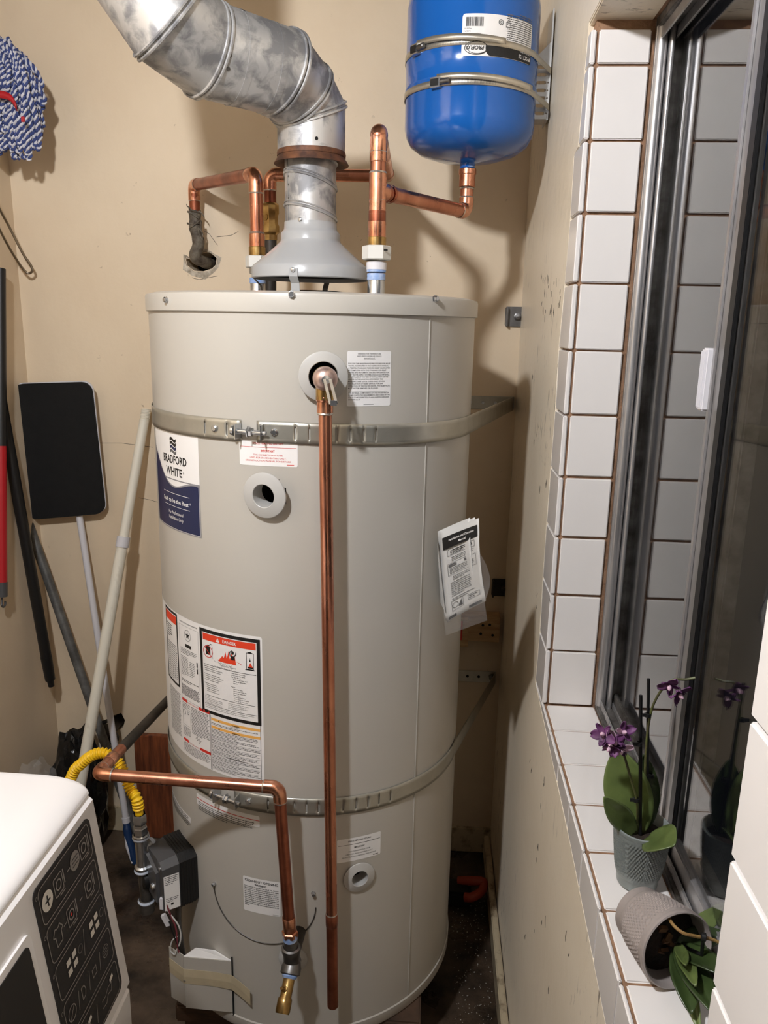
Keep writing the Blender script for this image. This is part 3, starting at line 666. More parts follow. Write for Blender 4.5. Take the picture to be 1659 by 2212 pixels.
RTX = ['Water heater has a main', 'burner and pilot flame.', 'The pilot flame:', '   is on all the time and', '   will ignite flammable', '   vapors.', '', 'Vapors:', '   cannot be seen,', '   are heavier than air,', '   go a long way on the', '   floor and', '   can be carried from', '   other rooms to the pilot', '   flame by air currents.']
P.poly([(iu0+.0016, v-.0046), (iu0+.0056, v-.0046), (iu0+.0036, v-.0012)], M_ink)
for i, t in enumerate(LT):
    if t: P.text(t.strip(), iu0+.0015+(.005 if i == 0 else 0)+(.005 if t[0] == ' ' else 0), v-.0046-i*.00392, .0022, M_ink, 'L', width=len(t.strip())*.00136, bold=.01)
for i, t in enumerate(RTX):
    if t: P.text(t.strip(), iu0+iw*.555+(.005 if t[0] == ' ' else 0), v-.0046-i*.0040, .0022, M_ink, 'L', width=len(t.strip())*.00136, bold=.01)
v2 = iv0+.0300; P.rect(iu0+.002, v2, iu1-.003, v2+.0008, M_ink)
for i, t in enumerate(['Installation:', 'Do not install water heater where', 'flammable products will be stored', 'or used unless the main burner', 'and pilot flames are at least 18"']): P.text(t, iu0+.0015, v2-.0036-i*.0034, .002, M_ink, 'L', width=len(t)*.00132)
for i, t in enumerate(['above the floor. This will reduce,', 'but not eliminate, the risk of', 'vapors being ignited by the main', 'burner or pilot flame.']): P.text(t, iu0+iw*.49, v2-.0050-i*.0034, .002, M_ink, 'L', width=len(t)*.00132)
P.rect(iu0, iv0+.0108, iu1, iv0+.0116, M_ink)
P.text("Read and follow water heater warnings and instructions. If owner's", iu0+.0015, iv0+.0070, .002, M_ink, 'L', width=iw*.94); P.text('manual is missing, contact the distributor or manufacturer.', iu0+.0015, iv0+.0034, .002, M_ink, 'L', width=iw*.84)
# amber warnings under the danger panel
au0 = du+.024; av = dv-.004
P.rect(au0-.002, .001, au0-.0012, dv-.002, M_ink); P.rect(-.0065, .001, -.0057, dv, M_ink)
for k in range(2):
    P.rect(au0, av-.0085-k*.0165, dr-.003, av-.003-k*.0165, M_amber); P.text('WARNING', (au0+dr)/2+.002, av-.0082-k*.0165, .0028, M_ink, width=.017, bold=.03, h=.0010)
    a = au0+.018; P.poly([(a, av-.0078-k*.0165), (a+.004, av-.0078-k*.0165), (a+.002, av-.0042-k*.0165)], M_ink, .001)
P.text('FOR YOUR SAFETY', (au0+dr)/2, av-.0115, .002, M_ink, width=.022); P.lines(au0, av-.0130, dr-.002, 2, .0028, .0012, M_grey, 5); P.lines(au0, av-.0268, dr-.002, 4, .0029, .0012, M_grey, 6)
vv = av-.039; sd = 20
while vv > .012:
    P.lines(au0, vv, dr-.002, 3, .0029, .00125, M_grey, sd); vv -= .0098; P.rect(au0, vv+.0008, dr-.0015, vv+.0012, M_ink); vv -= .0012; sd += 1
P.text('STATE OF CALIFORNIA NOTICE', (au0+dr)/2+.004, .0395, .002, M_ink, width=.048, bold=.02, h=.0011)
# middle column: rating plate and red-banded guide
mu1 = du-.005; mu0 = mu1-.066
P.text('AUTOMATIC STORAGE WATER HEATER', (mu0+mu1)/2, wh-.013, .0028, M_ink, width=.062)
P.frame(mu0, dv+.004, mu1, wh-.018, .0004, M_grey)
P.circ((mu0+.031, wh-.036), .0105, .0008, M_ink, ry=.0115)
P.poly([(mu0+.031+(.0078 if i % 2 == 0 else .0032)*math.sin(i*PI/5), wh-.036+(.0078 if i % 2 == 0 else .0032)*math.cos(i*PI/5)) for i in range(10)], M_ink)
P.rect(mu0+.022, wh-.062, mu0+.042, wh-.055, M_ink)
P.lines(mu0+.003, wh-.067, mu1-.006, 4, .0032, .0013, M_grey, 40); P.lines(mu0+.003, wh-.084, mu0+.030, 13, .0033, .0012, M_grey, 41); P.lines(mu0+.034, wh-.090, mu1-.014, 9, .0037, .0012, M_grey, 42)
P.rect(mu1-.008, wh-.108, mu1-.0045, wh-.084, M_ink); P.rect(mu1-.0075, wh-.098, mu1-.005, wh-.094, M_white, .001)
P.lines(mu0+.003, wh-.134, mu1-.004, 2, .0034, .0013, M_ink, 43)
for i in range(9): P.lines(mu0+.001, wh-.146-i*.0026, mu1-.001, 1, .002, .0016, M_grey, 50+i, 1)
gv = wh-.178; ge = au0-.004
def redband(v, t, q):
    P.rect(mu0, v-.006, mu0+.020, v, M_red); P.rect(ge-.032, v-.006, ge, v, M_red); P.text(t, (mu0+ge)/2-.006, v-.0048, .003, M_red, width=q)
redband(gv, 'important instructions', .036)
P.lines(mu0, gv-.009, mu0+.030, 4, .0032, .0013, M_grey, 60); P.circ((mu0+.007, gv-.030), .0055, .0009, M_ink); P.circ((mu0+.022, gv-.028), .003, .0012, M_ink); P.frame(mu0, gv-.058, mu0+.030, gv-.021, .0005, M_grey)
P.lines(mu0+.034, gv-.009, ge-.001, 18, .0033, .0014, M_grey, 61); P.lines(mu0, gv-.062, mu0+.030, 7, .003, .0012, M_grey, 62)
P.path([(mu0+.046, gv-.074), (mu0+.052, gv-.068), (mu0+.050, gv-.078), (mu0+.058, gv-.070), (mu0+.056, gv-.082), (mu0+.064, gv-.073)], .0007, M_ink)
redband(gv-.089, 'before use: see inside', .034)
P.lines(mu0, gv-.098, ge-.001, 7, .0031, .0013, M_grey, 63); P.rect(ge-.0005, .002, ge+.0004, gv, M_ink)
# far-left column
fu1 = mu0-.008; P.frame(fu1-.07, dv+.020, fu1, wh-.003, .005, M_ink); P.rect(fu1-.065, wh-.028, fu1-.005, wh-.010, M_orange); P.lines(fu1-.06, wh-.075, fu1-.006, 18, .0045, .0016, M_grey, 70); P.lines(fu1-.06, wh-.036, fu1-.03, 6, .005, .002, M_ink, 71)
P.lines(fu1-.06, dv+.006, fu1, 30, .0034, .0014, M_grey, 72)
P.build(lb)
# small stickers under the lower strap and by the gas valve
simple_label((372, 1700), (410, 1715), (376, 1725), 'small_label', lambda P, w, h: P.lines(.003, h-.004, w-.003, 6, .0045, .0018, M_ink, 81), .002)
def draw_st(P, w, h):
    P.rect(0, h-.011, w, h-.0095, M_red); P.lines(.005, h-.016, w-.010, 5, .0042, .0018, M_grey, 82)
simple_label((425, 1712), (560, 1726), (430, 1738), 'label_strip', draw_st, .003)

# ---------------- hot and cold nipples of the tank
HN, CN = V((-.353, .155, 0)), V((-.631, .377, 0))
for q, nm in ((HN, 'nipple'), (CN, 'nipple')):
    o = MB().lathe([(.0165, TT-.01), (.0165, TT+.036), (.0150, TT+.038), (0, TT+.038)], q, n=28).build(nm, M_zinc, HT)
    MB().lathe([(.0172, TT+.030), (.0178, TT+.033), (.0172, TT+.036), (.0178, TT+.039), (.0170, TT+.042)], q, n=28).build('sealant_thread', M_bluetape, o)
# flue outlet stub under the hood
MB().lathe([(.05, TT), (.068, TT+.002), (.064, TT+.010), (.05, TT+.012), (0, TT+.012)], AX, n=40).build('flue_outlet', M_dark, HT)

# ---------------- gas control valve (part of the heater)
ga = R_(-48.5); rd = V((math.sin(ga), -math.cos(ga), 0)); tg = V((math.cos(ga), math.sin(ga), 0)); uz = V((0, 0, 1))
gc = tp(ga, .493)
def gp(a, t, z): return gc+rd*a+tg*t+uz*z          # out, along, up
def chbox(prof, a0, a1, sc=1.0):
    mb = MB(); p0 = [gp(a0, t, z) for t, z in prof]; p1 = [gp(a1, t*sc, z*sc) for t, z in prof]
    n = len(prof); mb.v += p0+p1; mb.f += [tuple(range(n))[::-1], tuple(range(n, 2*n))]+[(i, (i+1) % n, n+(i+1) % n, n+i) for i in range(n)]
    return mb
pr = [(-.050, -.052), (-.040, -.064), (.040, -.064), (.050, -.052), (.050, .050), (.036, .064), (-.036, .064), (-.050, .050)]
gv_ = chbox(pr, -.01, .036).build('gas_control_valve', M_black, HT, label='charcoal gas control valve with a printed label')
for k in range(6): chbox([(t*1.015, z*1.015) for t, z in pr], .000+k*.006, .0028+k*.006).build('cooling_rib', M_black, gv_)
chbox([(t*.98, z*.98) for t, z in pr], .036, .072, .93).build('cover', M_charcoal, gv_)
chbox([(-.030, -.045), (.026, -.045), (.026, .030), (-.030, .050)], .070, .078, .92).build('cover_plate', M_charcoal, gv_)
for t, z in ((.036, .045), (-.034, .052)): MB().lathe([(.0045, 0), (.0045, .003), (0, .0035)], gp(.0715, t, z), rd, 12).build('cover_screw', M_zinc, gv_)
MB().lathe([(.018, 0), (.018, .012), (.014, .015), (0, .015)], gp(.074, -.032, -.022), rd, 28).build('control_knob', M_black, gv_)
MB().lathe([(.008, 0), (.007, .006), (0, .007)], gp(.077, .008, -.012), rd, 16).build('sight_glass', M_zinc, gv_)
def gfn(u, v, h): return gp(.040+u*1.0, .0492-.0035*(u/.03)+h, v)
lab = label_base(lambda u, v, h: gfn(-u, v, h), -.030, -.052, .002, .030, .001, gv_, M_white, 'valve_label', h=.0006)
P = Print(lambda u, v, h: gfn(-u, v, h)); P.lines(-.028, .027, .0, 5, .0042, .0017, M_grey, 90); P.lines(-.027, -.024, .0, 3, .004, .0016, M_grey, 92); P.rect(-.017, -.042, -.012, -.037, M_ink); P.build(lab)
# thermostat well and manifold tube with wiring down to the burner box
MB().tube([gp(.03, .02, -.06), gp(.034, .022, -.12), gp(.03, .03, -.20)], .0065, 10).build('manifold_tube', M_steel, HT)
MB().tube([gp(.02, -.005, -.06), gp(.024, -.004, -.12), gp(.02, .004, -.20)], .0035, 8).build('pilot_tube', M_steel, HT)
def px_at(x, y, yy): return at(x, y, 1, yy)
for i, (pts, mt, r) in enumerate((([(358, 1930), (362, 1965), (386, 2000), (390, 2030), (378, 2062)], M_paper, .0016), ([(354, 1938), (368, 1975), (380, 2005), (384, 2045), (392, 2072)], M_wblue, .002), ([(366, 1990), (372, 2010), (380, 2030), (388, 2050)], M_black, .002), ([(384, 2022), (372, 2032), (368, 2052), (376, 2062)], M_paper, .0014))):
    MB().tube(spline([px_at(x, y, -.03) for x, y in pts]), r, 6).build('wire', mt, HT)
MB().tube([px_at(349, 1940, -.03), px_at(350, 1962, -.03)], .0052, 4).build('wire_connector', M_whitep, HT); MB().tube([px_at(352, 1976, -.03), px_at(364, 1998, -.03)], .0058, 4).build('wire_connector', M_whitep, HT)

# ---------------- burner access box with masking tape
zt, zb = .335, .205
e_r, _ = tpx(502, 2090); pR = tp(e_r, 0, TR+.002); ap = at(397, 2066, 2, zt); pA = V((ap.x, ap.y, 0)); pl_ = at(365, 2030, 2, zt+.02); pL = V((pl_.x, pl_.y, 0))
def wallp(a, b, z0, z1, t=.0015):
    d = (b-a).normalized(); nrm = V((-d.y, d.x, 0))*t
    return MB().prism([a+uz*z0, b+uz*z0, b+uz*z1, a+uz*z1], nrm)
bb = wallp(pR, pA, zb, zt).build('burner_box', M_tank, HT, smooth=False, label='folded grey metal cover over the burner opening')
wallp(pA, pL, zb+.004, zt+.004).build('flap', M_tank, bb, smooth=False)
MB().prism([pA+uz*zt, pR+uz*zt, tp(e_r-.14, zt+.002, TR+.001), pA*.62+tp(e_r-.14, 0, TR)*.38+uz*(zt+.016)], (0, 0, .0012)).build('flap', M_white, bb, smooth=False)
MB().box(pR+uz*(zt+zb)/2+V((.001, -.0005, 0)), (.003, .002, zt-zb+.02)).build('box_edge', M_dark, bb, smooth=False)
nrm = V((pR.y-pA.y, pA.x-pR.x, 0)).normalized()
if nrm.y > 0: nrm = -nrm
nl = V((pA.y-pL.y, pL.x-pA.x, 0)).normalized()
if nl.x > 0: nl = -nl
zt0, zt1 = .268, .305
te, _ = tpx(545, 2130)
mb = MB(); rows = [pL+nl*.002, pA+(nl+nrm).normalized()*.002, pA.lerp(pR, .6)+nrm*.002, pR+nrm*.004, tp((e_r+te)/2, 0, TR+.006), tp(te, 0, TR+.010)]
dz = [0.006, 0, 0, -.002, -.010, -.018]
for p, q in zip(rows, dz): mb.v += [p+uz*(zt0+q), p+uz*((zt0+zt1)/2+q)+V((0, -.0008, 0)), p+uz*(zt1+q)]
for i in range(5):
    for k in range(2): mb.f.append((3*i+k, 3*i+3+k, 3*i+4+k, 3*i+1+k))
mb.build('masking_tape', M_tape, bb, smooth=False, solid=.0004)
MB().lathe([(.0025, 0), (.0025, .002), (0, .003)], pA+uz*.275+nrm*.001, nrm, 10).build('box_screw', M_zinc, bb)
# stand under the tank
SD = thing('heater_stand', 'low dark wooden stand under the water heater', 'stand', (TXC, TYC, 0))
MB().bbox((TXC-.27, TYC-.27, .128), (TXC+.27, TYC+.27, TB-.0005), .004).build('board', M_dkwood, SD)
for sx in (-1, 1):
    for sy in (-1, 1): MB().bbox((TXC+sx*.215-.04, TYC+sy*.215-.04, 0), (TXC+sx*.215+.04, TYC+sy*.215+.04, .128), .003).build('leg', M_dkwood, SD)
# ================================================================== DRAFT HOOD AND FLUE
def zpx(x, y, yy): return at(x, y, 1, yy).z
HD = thing('draft_hood', 'grey cone-shaped draft hood standing on top of the water heater', 'draft hood', (TXC, TYC, TT))
hb = zpx(672, 598, TYC-.11); 
hz0 = TT+.034
HA = (TXC-.008, TYC, 0)
prof = [(.1175, hz0), (.1195, hz0+.002), (.1190, hz0+.022), (.1165, hz0+.0255), (.100, hz0+.038), (.080, hz0+.055), (.068, hz0+.066), (.0615, hz0+.072), (.0600, hz0+.076), (.0600, hz0+.088), (.0570, hz0+.092), (.0535, hz0+.096), (.0525, hz0+.110)]
MB().lathe(prof+[(.050, hz0+.110), (.050, hz0+.093), (.062, hz0+.066), (.098, hz0+.034), (.1165, hz0+.020)], HA, n=80, close=True).build('cone', M_hood, HD)
MB().lathe([(0, hz0+.008), (.116, hz0+.008)], HA, n=48).build('baffle', M_dark, HD)
for a in (R_(-7), R_(172), R_(-97)):
    d = V((math.sin(a), -math.cos(a), 0)); t = V((math.cos(a), math.sin(a), 0)); c = V(HA)
    q = lambda r, w, z: c+d*r+t*w+uz*z
    w = .0085 if a < 1 and a > -1 else .006
    mb = MB()
    for s0, s1 in (((.1205, hz0+.015), (.1205, hz0)), ((.1205, hz0), (.108, hz0-.012)), ((.108, hz0-.012), (.104, TT+.0008))):
        mb.add([q(s0[0], -w, s0[1]), q(s0[0], w, s0[1]), q(s1[0], w, s1[1]), q(s1[0], -w, s1[1])], [(0, 1, 2, 3)])
    lg = mb.build('leg', M_hood, HD, smooth=False, solid=.0012)
    MB().lathe([(.0045, 0), (.0045, .002), (.003, .003), (0, .003)], q(.121, 0, hz0+.012), d, 12).build('leg_screw', M_zinc, lg)
# spiral-seam vent pipe
FP = thing('vent_pipe', 'short galvanised vent pipe with spiral seams above the draft hood', 'vent pipe', (TXC, TYC, hz0+.106))
fr = .0510; f0 = hz0+.102; f1 = 1.985
MB().lathe([(fr, f0), (fr, f1)], HA, n=64).build('pipe', M_galv, FP)
mb = MB(); mb2 = MB()
for ph, z0_, z1_ in ((0, f0+.012, f0+.040), (0, f0+.070, f0+.100), (0, f0+.118, f0+.135)):
    pts = [V((HA[0]+(fr+.0006)*math.sin(a), TYC-(fr+.0006)*math.cos(a), z0_+(z1_-z0_)*(.5+.5*math.sin(a+2.6)))) for a in [2*PI*i/60 for i in range(60)]]
    mb.tube(pts, .0030, 6, closed=True)
    mb2.tube([p+V((0, 0, .006)) for p in pts], .0014, 6, closed=True)
mb.build('spiral_seam', M_galv, FP); mb2.build('spiral_seam', M_galv, FP)
sa = R_(-52); MB().tube([V((HA[0]+fr*math.sin(sa), TYC-fr*math.cos(sa), f0)), V((HA[0]+fr*math.sin(sa), TYC-fr*math.cos(sa), f1))], .0016, 6).build('long_seam', M_steel, FP)
for z in (f0+.05, f0+.075, f0+.09): MB().lathe([(.0022, 0), (0, .0012)], V((HA[0]+fr*math.sin(sa+.06), TYC-fr*math.cos(sa+.06), z)), V((math.sin(sa), -math.cos(sa), 0)), 8).build('rivet', M_steel, FP)
a = R_(-14); MB().lathe([(.0045, 0), (.0045, .002), (.003, .003), (0, .003)], V((HA[0]+fr*math.sin(a), TYC-fr*math.cos(a), f0+.008)), V((math.sin(a), -math.cos(a), 0)), 12).build('screw', M_zinc, FP)
# gored elbows of the flue
er = .0665
FL = thing('flue_elbow', 'large mottled galvanised gored flue elbow with a rusty collar', 'flue pipe', (TXC, TYC, 1.965))
ray_d = lambda x, y, d: CAM+ray(x, y)*d
q0 = V((TXC-.006, TYC, 1.957)); q1 = V((TXC-.006, TYC, 2.018))
q2 = ray_d(606, 157, 1.445); q4 = ray_d(445, 108, 1.365); q5 = ray_d(364, 43, 1.30); qa = ray_d(648, 203, 1.50)
q1 = V((TXC-.006, TYC, zpx(669, 246, TYC))); q3 = q4
q6 = q5+V((-.060, -.012, .085)); ctr = [q0, q1, qa, q2, q4, q5, q6, q6+V((-.018, 0, .11)), V((q6.x-.018, q6.y, ZC))]
rad_ = [er, er, .0700, .0745, .0775, .0785, .0785, .0785, .0785]
def miter(points, r, n=64):
    rings = []; k = len(points); u = None
    for i in range(k):
        a = (points[i]-points[i-1]).normalized() if i else (points[1]-points[0]).normalized()
        b = (points[i+1]-points[i]).normalized() if i < k-1 else a
        if u is None: u = V((1, 0, 0)); u = (u-a*u.dot(a)).normalized()
        else: u = (u-a*u.dot(a)).normalized()
        w = a.cross(u); nn_ = (a+b).normalized(); rg = []
        for j in range(n):
            o = u*(r[i]*math.cos(2*PI*j/n))+w*(r[i]*math.sin(2*PI*j/n)); t = -(o.dot(nn_))/a.dot(nn_); rg.append(points[i]+o+a*t)
        rings.append(rg); u2 = u-b*u.dot(b); u = u2.normalized()
    return rings
rg = miter(ctr, rad_)
for i in range(len(rg)-1):
    mb = MB(); mb.v = list(rg[i])+list(rg[i+1]); n = 64; mb.bridge(0, n, n); mb.build('gore', M_galv, FL)
for i in range(1, len(rg)-1):
    c = sum(rg[i], V())/64; a = (ctr[i+1]-ctr[i-1]).normalized(); mb = MB()
    for s in (-.0042, .0042): mb.tube([c+(p-c)*1.012+a*s for p in rg[i]], .0030, 6, closed=True)
    mb.build('bead', M_galv, FL)
# slip joints on the straight run
for t, ex in ((.22, .0090), (.66, .0102)):
    c = q2.lerp(q3, t); a = (q3-q2).normalized(); u = a.orthogonal().normalized(); w = a.cross(u)
    MB().lathe([(er+ex, -.012), (er+ex+.0006, 0), (er, .0006)], c, a, 64).build('slip_joint', M_galv, FL)
for px_, py_, d_ in ((518, 55, 1.36), (513, 172, 1.30), (522, 126, 1.28)):
    p = ray_d(px_, py_, d_); c = q2.lerp(q3, max(0, min(1.2, (p-q2).dot(q3-q2)/(q3-q2).length_squared))); d = (p-c).normalized()
    MB().lathe([(.0032, 0), (.0032, .0015), (0, .002)], c+d*(er+.0100), d, 10).build('screw', M_steel, FL)
MB().lathe([(er, 1.957), (er+.001, 1.953), (er+.007, 1.944), (er+.0075, 1.9425), (er+.004, 1.9425), (fr+.004, 1.951), (fr+.002, 1.954)], (TXC-.006, TYC, 0), n=72).build('collar', M_rust, FL)
MB().lathe([(er+.0012, 1.9565), (er+.0016, 1.962), (er+.0004, 1.966)], (TXC-.006, TYC, 0), n=72).build('rust_band', M_rust, FL)
MB().lathe([(.0032, 0), (.0032, .0012), (.0015, .0012), (0, .0002)], V((TXC-.006+er*math.sin(.3), TYC-er*math.cos(.3), 1.978)), V((.3, -.95, 0)), 12).build('screw_hole', M_dark, FL)

# ================================================================== COPPER PIPEWORK
OD = .0143
def sleeve(p, d, l, r, par, mt=M_copfit, name='coupling', n=28, bead=True):
    p = V(p); d = V(d).normalized()
    o = MB().lathe([(r*.93, -l/2-.0012), (r, -l/2), (r, l/2), (r*.93, l/2+.0012)], p, d, n).build(name, mt, par)
    return o
def solder(p, d, r, par): return MB().lathe([(r*.96, -.0022), (r*1.02, -.0006), (r*.96, .0016)], p, V(d).normalized(), 24).build('solder_ring', M_solder, par)
def pipe(a, b, par, r=OD, mt=M_copper, name='pipe'): return MB().tube([a, V(a).lerp(V(b), .5), b], r, 24).build(name, mt, par)
def elbow(a, b, c, par, r=OD*1.1, R=.024, leg=.018, mt=M_copfit):
    """cast elbow with cuffs, corner at b"""
    a, b, c = V(a), V(b), V(c); ar = elbow_pts(a, b, c, R); d0 = (ar[0]-ar[1]).normalized(); d1 = (ar[-1]-ar[-2]).normalized()
    d0 = (a-b).normalized(); d1 = (c-b).normalized()
    o = MB().tube([ar[0]+d0*leg]+ar+[ar[-1]+d1*leg], r, 24).build('elbow', mt, par)
    solder(ar[0]+d0*leg, d0, r, par); solder(ar[-1]+d1*leg, d1, r, par)
    return o
zr = lambda yp: zpx(813, yp, HN.y)
# --- hot outlet riser, tee to the expansion tank, run back along the wall
HP = thing('hot_water_pipe', 'copper riser with tee and return run beside the flue', 'copper pipe', (HN.x, HN.y, TT+.04))
X = HN
def hx_(r, z0, z1, mt, nm, n=28): return MB().lathe([(r*.9, z0), (r, z0+.001), (r, z1-.001), (r*.9, z1)], X, n=n).build(nm, mt, HP)
hx_(.0185, zr(596)+.006, zr(578), M_bluetape, 'dielectric_liner'); hx_(.0190, zr(584), zr(566), M_whitep, 'union_liner')
mb = MB().lathe([(.024, zr(560)-.002), (.0275, zr(560)), (.0275, zr(533)), (.024, zr(531))], X, n=6); mb.build('union_nut', M_nut, HP, sharp=20)
MB().box(V((X.x+.0165, X.y-.0205, (zr(560)+zr(533))/2+.004)), (.012, .0008, .003), Matrix.Rotation(R_(30), 3, 'Z')).build('nut_marking', M_ink, HP)
hx_(.0180, zr(533), zr(512), M_brass, 'brass_tailpiece'); hx_(.0168, zr(514), zr(478), M_copfit, 'adapter'); hx_(.0163, zr(480), zr(455), M_coptar, 'pipe')
ztop = zr(290); ptop = V((X.x, X.y, zr(283))); zT = zr(413); pT = V((X.x, X.y, zT))
E0 = V((-.180, .440, zpx(1010, 458, .44)))
ptee = pT
pipe(V((X.x, X.y, zr(470))), V((X.x, X.y, ztop)), HP)
sleeve(V((X.x, X.y, zr(446))), uz, .030, OD*1.12, HP); solder(V((X.x, X.y, zr(462))), uz, OD*1.12, HP); solder(V((X.x, X.y, zr(432))), uz, OD*1.12, HP)
sleeve(pT+uz*.004, uz, .052, OD*1.13, HP, name='tee'); solder(pT+uz*.032, uz, OD*1.13, HP); sleeve(V((X.x, X.y, zr(335))), uz, .022, OD*1.1, HP)
dE = (E0-pT).normalized()
MB().tube([pT, pT+dE*.030], OD*1.13, 24).build('tee_branch', M_copfit, HP)
for k in (.026, .040): MB().lathe([(OD*1.13, -.004), (OD*1.2, 0), (OD*1.13, .004)], pT+dE*k, dE, 28).build('branch_ring', M_coptar, HP)
pipe(pT+dE*.02, E0-dE*.03, HP)
N0 = V((-.180, .440, 1.962))
elbow(pT, E0, N0, HP, R=.018, leg=.012); pipe(E0+uz*.028, N0, HP)
sleeve(N0-uz*.016, uz, .026, OD*1.22, HP, name='adapter'); sleeve(N0+uz*.001, uz, .010, OD*1.32, HP, name='adapter'); solder(N0-uz*.032, uz, OD*1.1, HP)
MB().lathe([(OD*1.05, 0), (OD*1.12, .004), (OD*1.02, .010)], N0+uz*.004, uz, 24).build('sealant_thread', M_bluetape, HP)
pB = V((X.x+.028, .62, ptop.z)); 
bk = at(842, 378, 2, ptop.z)
pB = V((X.x+.018, .60, ptop.z-.004)); pC = V((-.622, .60, ptop.z-.004)); pD = V((-.635, .60, 1.70))
kk = at(838, 380, 1, .60); pB = V((kk.x, .60, kk.z)); kc = at(583, 377, 1, .60); pC = V((kc.x, .60, kc.z)); pD = V((kc.x-.004, .60, 1.62))
elbow(V((X.x, X.y, 1.8)), ptop, pB, HP, R=.018); pipe(ptop+(pB-ptop).normalized()*.03, pB-(pB-ptop).normalized()*.03, HP)
elbow(ptop, pB, pC, HP, R=.018); pipe(pB+V((-.03, 0, 0)), pC+V((.03, 0, 0)), HP); elbow(pB, pC, pD, HP, R=.018)
pipe(pC-uz*.03, pC-uz*.07, HP, mt=M_coptar)
zv = pC.z
vb = MB().lathe([(.016, -.064), (.019, -.066), (.021, -.070), (.021, -.088), (.0185, -.094), (.0185, -.112), (.0215, -.118), (.0215, -.132), (.016, -.138), (.016, -.15)], pC, n=8).build('ball_valve', M_brass, HP)
MB().lathe([(.009, 0), (.009, .018), (0, .018)], pC-uz*.098, (-.6, -.8, 0), 16).build('valve_stem', M_brass, vb)
pipe(pC-uz*.14, pD, HP, mt=M_blackpipe)

# --- cold inlet from the wall
CP = thing('cold_water_pipe', 'copper inlet pipe bridging from the wall hole to the heater', 'copper pipe', (CN.x, CN.y, TT+.04))
zc_ = lambda yp: zpx(557, yp, CN.y); X = CN
def cx_(r, z0, z1, mt, nm, n=28): return MB().lathe([(r*.9, z0), (r, z0+.001), (r, z1-.001), (r*.9, z1)], X, n=n).build(nm, mt, CP)
cx_(.0185, zc_(596)+.004, zc_(578), M_zinc, 'union_liner'); MB().lathe([(.024, zc_(579)), (.0265, zc_(577)), (.0265, zc_(555)), (.024, zc_(553))], X, n=6).build('union_nut', M_nut, CP, sharp=20)
cx_(.0180, zc_(556), zc_(533), M_brass, 'brass_tailpiece'); cx_(.0166, zc_(534), zc_(505), M_copfit, 'adapter'); solder(V((X.x, X.y, zc_(503))), uz, .0160, CP)
c1 = V((X.x, X.y, zc_(376))); c2 = at(419, 400, 1, .765); c3 = V((c2.x-.002, .772, at(422, 470, 1, .772).z))
pipe(V((X.x, X.y, zc_(520))), c1-uz*.02, CP); elbow(c1-uz*.2, c1, c2, CP, R=.020, leg=.02); dd = (c2-c1).normalized(); pipe(c1+dd*.03, c2-dd*.03, CP, mt=M_coptar)
elbow(c1, c2, c3, CP, R=.016, leg=.022); pipe(c2-uz*.02, c3, CP, mt=M_coptar)
hc = at(440, 566, 1, YB)
st = spline([c3+uz*.02, c3-uz*.03, V((c3.x+.006, .775, hc.z+.045)), V((hc.x-.012, .780, hc.z+.012)), V((hc.x+.002, .80, hc.z)), V((hc.x+.01, .87, hc.z-.004))], 6)
MB().tube(st, [.0155+.003*noise.noise(p*60) for p in st], 14).build('corroded_stub', M_corrode, CP)
mb = MB(); rr = random.Random(5)
for i in range(10):                      # shreds of old sealing tape hanging from the joint
    p = V((c3.x+rr.uniform(-.018, .018), .756+rr.uniform(-.004, .008), c3.z+rr.uniform(-.03, .025))); pts = [p]
    d = V((rr.uniform(-.5, .9), -.2, rr.uniform(-.9, .2)))
    for k in range(5): d = (d+V((rr.uniform(-.6, .6), rr.uniform(-.2, .2), rr.uniform(-.7, .4)))).normalized(); pts.append(pts[-1]+d*.007)
    mb.tube(pts, [.0028, .0024, .0022, .0018, .0014, .0006], 5)
mb.build('tape_shreds', M_corrode, CP, kind='stuff')

# --- relief valve and its discharge pipe
DP = thing('relief_discharge_pipe', 'long straight copper discharge pipe below the brass relief valve', 'copper pipe', tp(TPV_T, TPV_Z-.05, TR+.05))
dv_ = V((math.sin(TPV_T), -math.cos(TPV_T), 0)); vc = tp(TPV_T, TPV_Z-.003, TR)+dv_*.040
dr_t = at(702, 862, 1, vc.y); vc = V((dr_t.x, vc.y, zpx(700, 818, vc.y)))
rv = MB().lathe([(.016, -.06), (.016, -.018), (.020, -.016), (.0205, .006), (.018, .012)], vc, dv_, 28).build('relief_valve', M_brass, DP, label='brass temperature relief valve with steel test lever')
MB().lathe([(.0200, .004), (.0205, .010), (.0175, .019), (.010, .024), (0, .025)], vc, dv_, 32).build('bonnet', M_bonnet, rv)
tl_ = V((math.cos(TPV_T), math.sin(TPV_T), 0))
for s in (-.0045, .0045):
    a = vc+dv_*.030+tl_*(s+.002)+uz*.002; b = vc+dv_*.036+tl_*(s*1.1+.012)-uz*.038
    MB().box((a+b)/2, (.0014, .005, (a-b).length), (b-a).to_track_quat('Z', 'Y').to_matrix()).build('test_lever', M_zinc, rv)
MB().box(vc+dv_*.037+tl_*.012-uz*.036, (.010, .003, .008)).build('lever_tip', M_zinc, rv)
MB().lathe([(.007, 0), (.007, .006), (0, .007)], vc+dv_*.023, dv_, 16).build('lever_hub', M_zinc, rv)
MB().tube([vc, vc-uz*.034], .0155, 24).build('outlet', M_brass, rv)
zz = lambda yp: zpx(702, yp, vc.y); pb_ = at(719, 2172, 1, vc.y)
ptp = V((vc.x, vc.y, zz(862))); pbt = V((pb_.x, vc.y, pb_.z)); axd = (ptp-pbt).normalized(); DR = .0112
